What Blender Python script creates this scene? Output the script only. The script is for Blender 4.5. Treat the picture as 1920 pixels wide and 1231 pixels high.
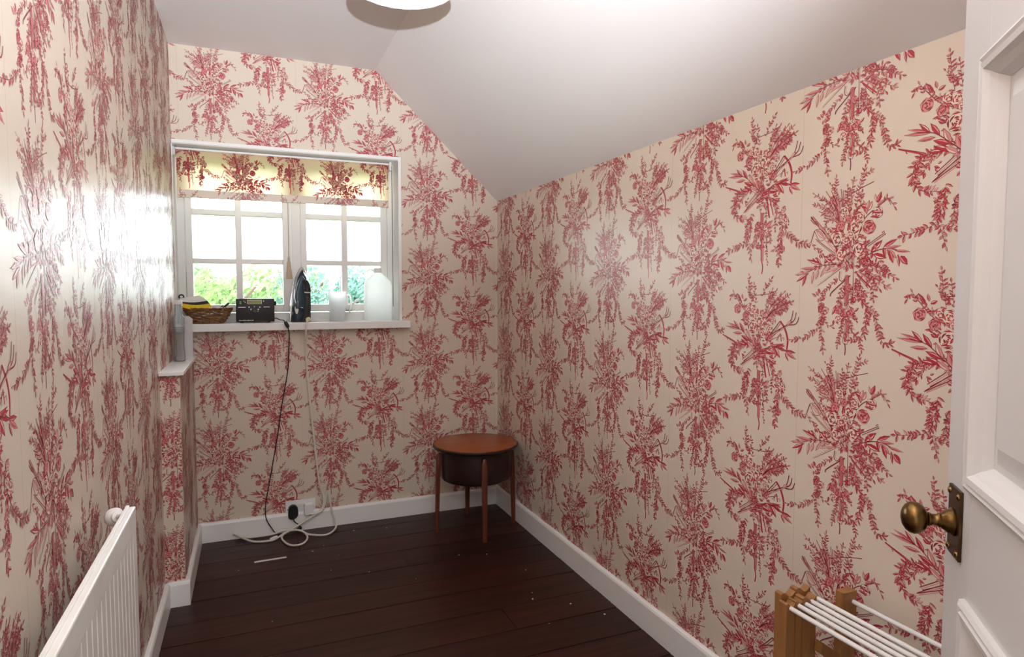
import bpy, bmesh, math, random
import numpy as np
from mathutils import Vector, Matrix

for o in list(bpy.data.objects):
    bpy.data.objects.remove(o)
scene = bpy.context.scene
COL = scene.collection
PI = math.pi
R = math.radians

# ------------------------------------------------------------------ camera
cam_data = bpy.data.cameras.new('camera')
cam_data.sensor_width = 36.0
cam_data.lens = 22.31
cam_data.clip_start = 0.02
cam_data.clip_end = 200
cam = bpy.data.objects.new('camera', cam_data)
COL.objects.link(cam)
cam.location = (0, 0, 1.2)
cam.rotation_euler = (R(90 - 3.246), 0, R(-22.43))
scene.camera = cam

# ------------------------------------------------------------------ sky, lamps, exposure
world = bpy.data.worlds.new('overcast_sky')
scene.world = world
world.use_nodes = True
wn = world.node_tree.nodes
wn['Background'].inputs['Color'].default_value = (0.90, 0.95, 1.0, 1)
wn['Background'].inputs['Strength'].default_value = 10.0

def add_light(name, kind, loc, energy, color=(1, 1, 1), **kw):
    d = bpy.data.lights.new(name, kind)
    d.energy = energy
    d.color = color
    for k, v in kw.items():
        setattr(d, k, v)
    o = bpy.data.objects.new(name, d)
    COL.objects.link(o)
    o.location = loc
    return o

# added fill light, unseen on the landing, brightening the room through the doorway
add_light('landing_fill_light', 'POINT', (0.05, -0.85, 2.0), 20, (0.94, 0.97, 1.0), shadow_soft_size=0.16)
# the photographer's speedlight, tilted up at the ceiling
fl = add_light('speedlight', 'SPOT', (-0.028, -0.35, 1.29), 370, (0.90, 0.95, 1.0), shadow_soft_size=0.012,
               spot_size=R(84), spot_blend=0.8)
fl.rotation_euler = Vector((0.12, 1.45, 1.15)).to_track_quat('-Z', 'Y').to_euler()

scene.view_settings.view_transform = 'Standard'
scene.view_settings.look = 'None'
scene.view_settings.gamma = 1.0
scene.view_settings.exposure = 0.19
scene.view_settings.use_curve_mapping = False
scene.cycles.max_bounces = 7
scene.cycles.transmission_bounces = 5
scene.cycles.caustics_reflective = False
scene.cycles.caustics_refractive = False

# ------------------------------------------------------------------ helpers
def lin(c):
    return tuple(((v / 255) / 12.92 if v / 255 <= 0.04045 else ((v / 255 + 0.055) / 1.055) ** 2.4) for v in c) + (1.0,)

def new_mat(name):
    m = bpy.data.materials.new(name)
    m.use_nodes = True
    return m, m.node_tree, m.node_tree.nodes['Principled BSDF']

def mat(name, rgb, rough=0.5, metal=0.0, spec=0.5, bump=None, var=None, trans=0.0, ior=1.45, emit=None, coat=0.0):
    """Principled material; bump = (noise scale, strength, distance); var = (noise scale, second colour, amount)"""
    m, nt, b = new_mat(name)
    b.inputs['Base Color'].default_value = lin(rgb)
    b.inputs['Roughness'].default_value = rough
    b.inputs['Metallic'].default_value = metal
    b.inputs['Specular IOR Level'].default_value = spec
    b.inputs['Transmission Weight'].default_value = trans
    b.inputs['IOR'].default_value = ior
    b.inputs['Coat Weight'].default_value = coat
    if emit:
        b.inputs['Emission Color'].default_value = lin(emit[0])
        b.inputs['Emission Strength'].default_value = emit[1]
    if bump or var:
        tc = nt.nodes.new('ShaderNodeTexCoord')
    if bump:
        n = nt.nodes.new('ShaderNodeTexNoise')
        n.inputs['Scale'].default_value = bump[0]
        n.inputs['Detail'].default_value = 4
        nt.links.new(tc.outputs['Object'], n.inputs['Vector'])
        bp = nt.nodes.new('ShaderNodeBump')
        bp.inputs['Strength'].default_value = bump[1]
        bp.inputs['Distance'].default_value = bump[2]
        nt.links.new(n.outputs['Fac'], bp.inputs['Height'])
        nt.links.new(bp.outputs['Normal'], b.inputs['Normal'])
    if var:
        n2 = nt.nodes.new('ShaderNodeTexNoise')
        n2.inputs['Scale'].default_value = var[0]
        n2.inputs['Detail'].default_value = 5
        nt.links.new(tc.outputs['Object'], n2.inputs['Vector'])
        mx = nt.nodes.new('ShaderNodeMix')
        mx.data_type = 'RGBA'
        mx.inputs['A'].default_value = lin(rgb)
        mx.inputs['B'].default_value = lin(var[1])
        mr = nt.nodes.new('ShaderNodeMapRange')
        mr.inputs['From Min'].default_value = 0.35
        mr.inputs['From Max'].default_value = 0.7
        mr.inputs['To Max'].default_value = var[2]
        nt.links.new(n2.outputs['Fac'], mr.inputs['Value'])
        nt.links.new(mr.outputs['Result'], mx.inputs['Factor'])
        nt.links.new(mx.outputs['Result'], b.inputs['Base Color'])
    return m

def wood(name, rgb, rgb2, rough=0.35, scale=(3, 40, 40), per_object=0.0, spec=0.5, bump=0.15):
    """long grain along the object's local axis with the small scale"""
    m, nt, b = new_mat(name)
    tc = nt.nodes.new('ShaderNodeTexCoord')
    oi = nt.nodes.new('ShaderNodeObjectInfo')
    mp = nt.nodes.new('ShaderNodeMapping')
    mp.inputs['Scale'].default_value = scale
    ad = nt.nodes.new('ShaderNodeVectorMath')
    ad.operation = 'ADD'
    sc = nt.nodes.new('ShaderNodeVectorMath')
    sc.operation = 'SCALE'
    sc.inputs['Scale'].default_value = 37.0
    cb = nt.nodes.new('ShaderNodeCombineXYZ')
    for k in 'XYZ':
        nt.links.new(oi.outputs['Random'], cb.inputs[k])
    nt.links.new(cb.outputs[0], sc.inputs[0])
    nt.links.new(tc.outputs['Object'], ad.inputs[0])
    nt.links.new(sc.outputs[0], ad.inputs[1])
    nt.links.new(ad.outputs[0], mp.inputs['Vector'])
    n = nt.nodes.new('ShaderNodeTexNoise')
    n.inputs['Scale'].default_value = 1.0
    n.inputs['Detail'].default_value = 6
    n.inputs['Roughness'].default_value = 0.65
    nt.links.new(mp.outputs[0], n.inputs['Vector'])
    mr = nt.nodes.new('ShaderNodeMapRange')
    mr.inputs['From Min'].default_value = 0.3
    mr.inputs['From Max'].default_value = 0.7
    nt.links.new(n.outputs['Fac'], mr.inputs['Value'])
    mx = nt.nodes.new('ShaderNodeMix')
    mx.data_type = 'RGBA'
    mx.inputs['A'].default_value = lin(rgb)
    mx.inputs['B'].default_value = lin(rgb2)
    nt.links.new(mr.outputs['Result'], mx.inputs['Factor'])
    out = mx.outputs['Result']
    if per_object:
        hs = nt.nodes.new('ShaderNodeHueSaturation')
        m2 = nt.nodes.new('ShaderNodeMapRange')
        m2.inputs['To Min'].default_value = 1 - per_object
        m2.inputs['To Max'].default_value = 1 + per_object
        nt.links.new(oi.outputs['Random'], m2.inputs['Value'])
        nt.links.new(m2.outputs['Result'], hs.inputs['Value'])
        nt.links.new(out, hs.inputs['Color'])
        out = hs.outputs['Color']
    nt.links.new(out, b.inputs['Base Color'])
    r2 = nt.nodes.new('ShaderNodeMapRange')
    r2.inputs['To Min'].default_value = rough - 0.08
    r2.inputs['To Max'].default_value = rough + 0.15
    nt.links.new(n.outputs['Fac'], r2.inputs['Value'])
    nt.links.new(r2.outputs['Result'], b.inputs['Roughness'])
    b.inputs['Specular IOR Level'].default_value = spec
    bp = nt.nodes.new('ShaderNodeBump')
    bp.inputs['Strength'].default_value = bump
    bp.inputs['Distance'].default_value = 0.001
    nt.links.new(n.outputs['Fac'], bp.inputs['Height'])
    nt.links.new(bp.outputs['Normal'], b.inputs['Normal'])
    return m

def sheer(name, rgb, translucency=0.5, rough=0.8):
    """cloth or thin plastic that lets daylight through"""
    m, nt, b = new_mat(name)
    b.inputs['Base Color'].default_value = lin(rgb)
    b.inputs['Roughness'].default_value = rough
    t = nt.nodes.new('ShaderNodeBsdfTranslucent')
    t.inputs['Color'].default_value = lin(rgb)
    mx = nt.nodes.new('ShaderNodeMixShader')
    mx.inputs[0].default_value = translucency
    nt.links.new(b.outputs[0], mx.inputs[1])
    nt.links.new(t.outputs[0], mx.inputs[2])
    nt.links.new(mx.outputs[0], nt.nodes['Material Output'].inputs['Surface'])
    return m

def clear(name, rgb, gloss=0.08, rough=0.02, milky=0.0):
    """thin clear sheet (window pane, bottle wall): see-through with a faint reflection"""
    m, nt, b = new_mat(name)
    nt.nodes.remove(b)
    tr = nt.nodes.new('ShaderNodeBsdfTransparent')
    tr.inputs['Color'].default_value = lin(rgb)
    g = nt.nodes.new('ShaderNodeBsdfGlossy')
    g.inputs['Roughness'].default_value = rough
    fr = nt.nodes.new('ShaderNodeFresnel')
    fr.inputs['IOR'].default_value = 1.45
    mx = nt.nodes.new('ShaderNodeMixShader')
    nt.links.new(fr.outputs[0], mx.inputs[0])
    nt.links.new(tr.outputs[0], mx.inputs[1])
    nt.links.new(g.outputs[0], mx.inputs[2])
    last = mx
    if milky:
        df = nt.nodes.new('ShaderNodeBsdfDiffuse')
        df.inputs['Color'].default_value = (0.9, 0.92, 0.94, 1)
        tl = nt.nodes.new('ShaderNodeBsdfTranslucent')
        tl.inputs['Color'].default_value = (0.9, 0.92, 0.94, 1)
        m3 = nt.nodes.new('ShaderNodeMixShader')
        nt.links.new(df.outputs[0], m3.inputs[1])
        nt.links.new(tl.outputs[0], m3.inputs[2])
        m2 = nt.nodes.new('ShaderNodeMixShader')
        m2.inputs[0].default_value = milky
        nt.links.new(mx.outputs[0], m2.inputs[1])
        nt.links.new(m3.outputs[0], m2.inputs[2])
        last = m2
    nt.links.new(last.outputs[0], nt.nodes['Material Output'].inputs['Surface'])
    return m

M = {}
M['paper'] = mat('wallpaper_ground', (226, 212, 195), rough=0.34, spec=0.5, bump=(420, 0.10, 0.0006))
M['p_dark'] = mat('print_outline', (136, 46, 58), rough=0.34, spec=0.5)
M['p_red'] = mat('print_red', (188, 48, 68), rough=0.34, spec=0.5)
M['p_pink'] = mat('print_pink', (220, 150, 146), rough=0.34, spec=0.5)
M['p_cream'] = mat('print_cream', (232, 214, 196), rough=0.34, spec=0.5)
M['seam'] = mat('wallpaper_seam', (196, 178, 156), rough=0.5, spec=0.3)
M['ceiling'] = mat('ceiling_paint', (240, 238, 238), rough=0.7, spec=0.3, bump=(30, 0.12, 0.002))
M['gloss_white'] = mat('white_gloss_paint', (246, 245, 243), rough=0.32, spec=0.5, bump=(60, 0.05, 0.001))
M['upvc'] = mat('white_window_plastic', (238, 237, 232), rough=0.3)
M['door'] = mat('door_paint', (212, 211, 209), rough=0.38, bump=(150, 0.06, 0.001))
M['radiator'] = mat('radiator_enamel', (244, 242, 238), rough=0.3, var=(14, (222, 216, 206), 0.4))
M['floor'] = wood('stained_floor_board', (58, 25, 16), (32, 13, 9), rough=0.36, scale=(2.2, 30, 30), per_object=0.22, spec=0.3, bump=0.25)
M['dark_gap'] = mat('dark_gap', (14, 9, 8), rough=0.9)
M['table_top'] = wood('polished_teak_top', (164, 84, 32), (136, 64, 24), rough=0.28, scale=(4, 60, 60))
M['table_dark'] = wood('dark_stained_drum', (48, 26, 22), (34, 18, 16), rough=0.35, scale=(40, 40, 6))
M['table_leg'] = wood('teak_leg', (112, 54, 28), (84, 38, 20), rough=0.35, scale=(60, 60, 5))
M['beech'] = wood('beech_slat', (168, 120, 72), (142, 96, 52), rough=0.45, scale=(60, 60, 5))
M['rod'] = mat('white_plastic_rod', (236, 236, 234), rough=0.3)
M['black_plastic'] = mat('black_plastic', (22, 22, 24), rough=0.4)
M['dark_grey'] = mat('dark_grey_plastic', (58, 57, 58), rough=0.45)
M['slate'] = mat('slate_blue_plastic', (46, 60, 74), rough=0.25)
M['tank'] = mat('tinted_tank', (62, 84, 98), rough=0.15, coat=0.3)
M['white_plastic'] = mat('white_plastic', (238, 238, 236), rough=0.35)
M['pale_steel'] = mat('polished_soleplate', (222, 224, 226), rough=0.22, metal=0.7)
M['lcd'] = mat('olive_display', (142, 146, 74), rough=0.3)
M['lcd_rim'] = mat('pale_display_rim', (206, 208, 160), rough=0.4)
M['green_key'] = mat('green_key', (120, 196, 110), rough=0.4)
M['brass'] = mat('aged_brass', (128, 100, 58), rough=0.28, metal=1.0, var=(30, (82, 62, 38), 0.8))
M['brass_plate'] = mat('dark_brass_plate', (86, 68, 46), rough=0.38, metal=0.9, var=(40, (52, 42, 32), 0.8))
M['cane'] = wood('cane', (160, 112, 66), (78, 46, 26), rough=0.5, scale=(70, 70, 160))
M['paper_white'] = mat('leaflet_paper', (238, 236, 230), rough=0.6)
M['yellow'] = mat('yellow_print', (232, 196, 30), rough=0.5)
M['ink'] = mat('black_print', (38, 34, 44), rough=0.5)
M['card'] = mat('grey_white_card', (212, 210, 210), rough=0.6)
M['violet'] = mat('violet_print', (70, 52, 128), rough=0.5)
M['cord_white'] = mat('white_braided_flex', (228, 222, 210), rough=0.7, bump=(900, 0.6, 0.0006))
M['cord_black'] = mat('black_flex', (20, 18, 18), rough=0.5)
M['yellow_white'] = mat('ivory_plastic', (236, 222, 170), rough=0.4)
M['chrome'] = mat('chrome', (200, 200, 200), rough=0.15, metal=1.0)
M['tassel'] = mat('tassel_thread', (206, 186, 158), rough=0.8, bump=(500, 0.6, 0.001))
M['chain'] = mat('grey_bead', (104, 104, 104), rough=0.4)
M['blind'] = sheer('blind_cloth', (250, 230, 198), 0.6)
M['b_dark'] = sheer('blind_outline', (168, 48, 60), 0.62)
M['b_red'] = sheer('blind_red', (226, 56, 84), 0.65)
M['b_pink'] = sheer('blind_pink', (238, 150, 156), 0.65)
M['b_cream'] = sheer('blind_cream', (240, 222, 190), 0.5)
M['milky'] = sheer('milky_plastic', (252, 252, 252), 0.85, rough=0.35)
M['pane'] = clear('window_glass', (250, 253, 252))
M['clear_bottle'] = clear('clear_bottle_plastic', (240, 245, 245), rough=0.06, milky=0.2)
M['shade'] = sheer('lamp_shade_cloth', (246, 240, 228), 0.5)
M['bulb'] = mat('bulb_glow', (255, 250, 240), emit=((255, 240, 215), 14.0))
M['leaf_a'] = sheer('leaf_green', (104, 134, 88), 0.35)
M['leaf_b'] = sheer('leaf_blue_green', (98, 134, 120), 0.35)
M['leaf_c'] = sheer('leaf_yellow_green', (124, 150, 92), 0.35)
M['bark'] = mat('bark', (92, 74, 58), rough=0.9)
M['grass'] = mat('lawn', (96, 130, 70), rough=0.9)
M['flake'] = mat('white_flake', (232, 228, 220), rough=0.7)

def obj(name, bm, m, parent=None, smooth=False, loc=None):
    me = bpy.data.meshes.new(name)
    bmesh.ops.recalc_face_normals(bm, faces=bm.faces[:])
    bm.to_mesh(me)
    bm.free()
    if m is not None:
        for x in (m if isinstance(m, (list, tuple)) else [m]):
            me.materials.append(M[x] if isinstance(x, str) else x)
    if smooth:
        me.polygons.foreach_set('use_smooth', [True] * len(me.polygons))
        try:
            me.set_sharp_from_angle(angle=R(42))
        except Exception:
            pass
    o = bpy.data.objects.new(name, me)
    COL.objects.link(o)
    if parent is not None:
        o.parent = parent
    if loc is not None:
        o.location = loc
    return o

def tag(o, label=None, cat=None, group=None, kind=None):
    if label: o['label'] = label
    if cat: o['category'] = cat
    if group: o['group'] = group
    if kind: o['kind'] = kind
    return o

def thing(name, label, cat, loc=(0, 0, 0), rotz=0.0, group=None, kind=None):
    o = bpy.data.objects.new(name, None)
    o.empty_display_size = 0.05
    COL.objects.link(o)
    o.location = loc
    o.rotation_euler = (0, 0, rotz)
    return tag(o, label, cat, group, kind)

def BM():
    return bmesh.new()

def box(bm, x0, x1, y0, y1, z0, z1, mi=0, bevel=0.0):
    vs = [bm.verts.new(p) for p in ((x0, y0, z0), (x1, y0, z0), (x1, y1, z0), (x0, y1, z0), (x0, y0, z1), (x1, y0, z1), (x1, y1, z1), (x0, y1, z1))]
    fs = []
    for q in ((3, 2, 1, 0), (4, 5, 6, 7), (0, 1, 5, 4), (1, 2, 6, 5), (2, 3, 7, 6), (3, 0, 4, 7)):
        f = bm.faces.new([vs[i] for i in q]); f.material_index = mi; fs.append(f)
    if bevel:
        es = list({e for f in fs for e in f.edges})
        r = bmesh.ops.bevel(bm, geom=es, offset=bevel, segments=2, affect='EDGES', profile=0.6)
        for f in r['faces']: f.material_index = mi
    return bm

def prism(bm, pts, axis, a, b, mi=0):
    """extrude a 2D polygon along an axis; pts are the two other coordinates in xyz order"""
    def P(p, t):
        return {'x': (t, p[0], p[1]), 'y': (p[0], t, p[1]), 'z': (p[0], p[1], t)}[axis]
    A = [bm.verts.new(P(p, a)) for p in pts]
    B = [bm.verts.new(P(p, b)) for p in pts]
    n = len(pts)
    fs = [bm.faces.new(A), bm.faces.new(B[::-1])]
    for i in range(n):
        fs.append(bm.faces.new((A[i], B[i], B[(i + 1) % n], A[(i + 1) % n])))
    for f in fs: f.material_index = mi
    return fs

def smooth_path(pts, per=6):
    P = [Vector(p) for p in pts]
    if len(P) < 3: return P
    out = []
    for i in range(len(P) - 1):
        p0 = P[max(i - 1, 0)]; p1 = P[i]; p2 = P[i + 1]; p3 = P[min(i + 2, len(P) - 1)]
        for k in range(per):
            t = k / per
            out.append(0.5 * ((2 * p1) + (p2 - p0) * t + (2 * p0 - 5 * p1 + 4 * p2 - p3) * t * t + (3 * p1 - p0 - 3 * p2 + p3) * t ** 3))
    out.append(P[-1])
    return out

def tube(bm, pts, r, seg=8, closed=False, mi=0):
    P = [Vector(p) for p in pts]
    rs = r if isinstance(r, (list, tuple)) else [r] * len(P)
    up = None
    rings = []
    n = len(P)
    for i in range(n):
        if closed: t = P[(i + 1) % n] - P[i - 1]
        else: t = P[min(i + 1, n - 1)] - P[max(i - 1, 0)]
        if t.length < 1e-9: t = Vector((0, 0, 1))
        t.normalize()
        if up is None:
            up = t.orthogonal().normalized()
        up = (up - t * up.dot(t))
        if up.length < 1e-6: up = t.orthogonal()
        up.normalize()
        s = t.cross(up)
        rings.append([bm.verts.new(P[i] + rs[i] * (math.cos(a) * up + math.sin(a) * s)) for a in (2 * PI * k / seg for k in range(seg))])
    m = n if closed else n - 1
    for i in range(m):
        A = rings[i]; B = rings[(i + 1) % n]
        for k in range(seg):
            f = bm.faces.new((A[k], A[(k + 1) % seg], B[(k + 1) % seg], B[k])); f.material_index = mi
    if not closed:
        bm.faces.new(rings[0][::-1]).material_index = mi
        bm.faces.new(rings[-1]).material_index = mi
    return bm

def lathe(bm, prof, seg=32, cx=0, cy=0, mi=0, wobble=None, sx=1.0, sy=1.0, axis='z', cz=0):
    """revolve (r, h) pairs"""
    rings = []
    for r, h in prof:
        ring = []
        for k in range(seg):
            a = 2 * PI * k / seg
            rr = r * (1 + (wobble(a, h) if wobble else 0))
            u, v = rr * math.cos(a) * sx, rr * math.sin(a) * sy
            p = {'z': (cx + u, cy + v, cz + h), 'y': (cx + u, cy + h, cz + v), 'x': (cx + h, cy + u, cz + v)}[axis]
            ring.append(bm.verts.new(p))
        rings.append(ring)
    for i in range(len(rings) - 1):
        for k in range(seg):
            f = bm.faces.new((rings[i][k], rings[i][(k + 1) % seg], rings[i + 1][(k + 1) % seg], rings[i + 1][k])); f.material_index = mi
    if prof[0][0] > 1e-6: bm.faces.new(rings[0][::-1]).material_index = mi
    if prof[-1][0] > 1e-6: bm.faces.new(rings[-1]).material_index = mi
    bmesh.ops.remove_doubles(bm, verts=bm.verts[:], dist=1e-7)
    return bm

def loft(bm, sections, mi=0):
    """sections: equal-length rings of 3D points"""
    rings = [[bm.verts.new(p) for p in s] for s in sections]
    n = len(rings[0])
    for i in range(len(rings) - 1):
        for k in range(n):
            f = bm.faces.new((rings[i][k], rings[i][(k + 1) % n], rings[i + 1][(k + 1) % n], rings[i + 1][k])); f.material_index = mi
    bm.faces.new(rings[0][::-1]).material_index = mi
    bm.faces.new(rings[-1]).material_index = mi
    return bm

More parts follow.
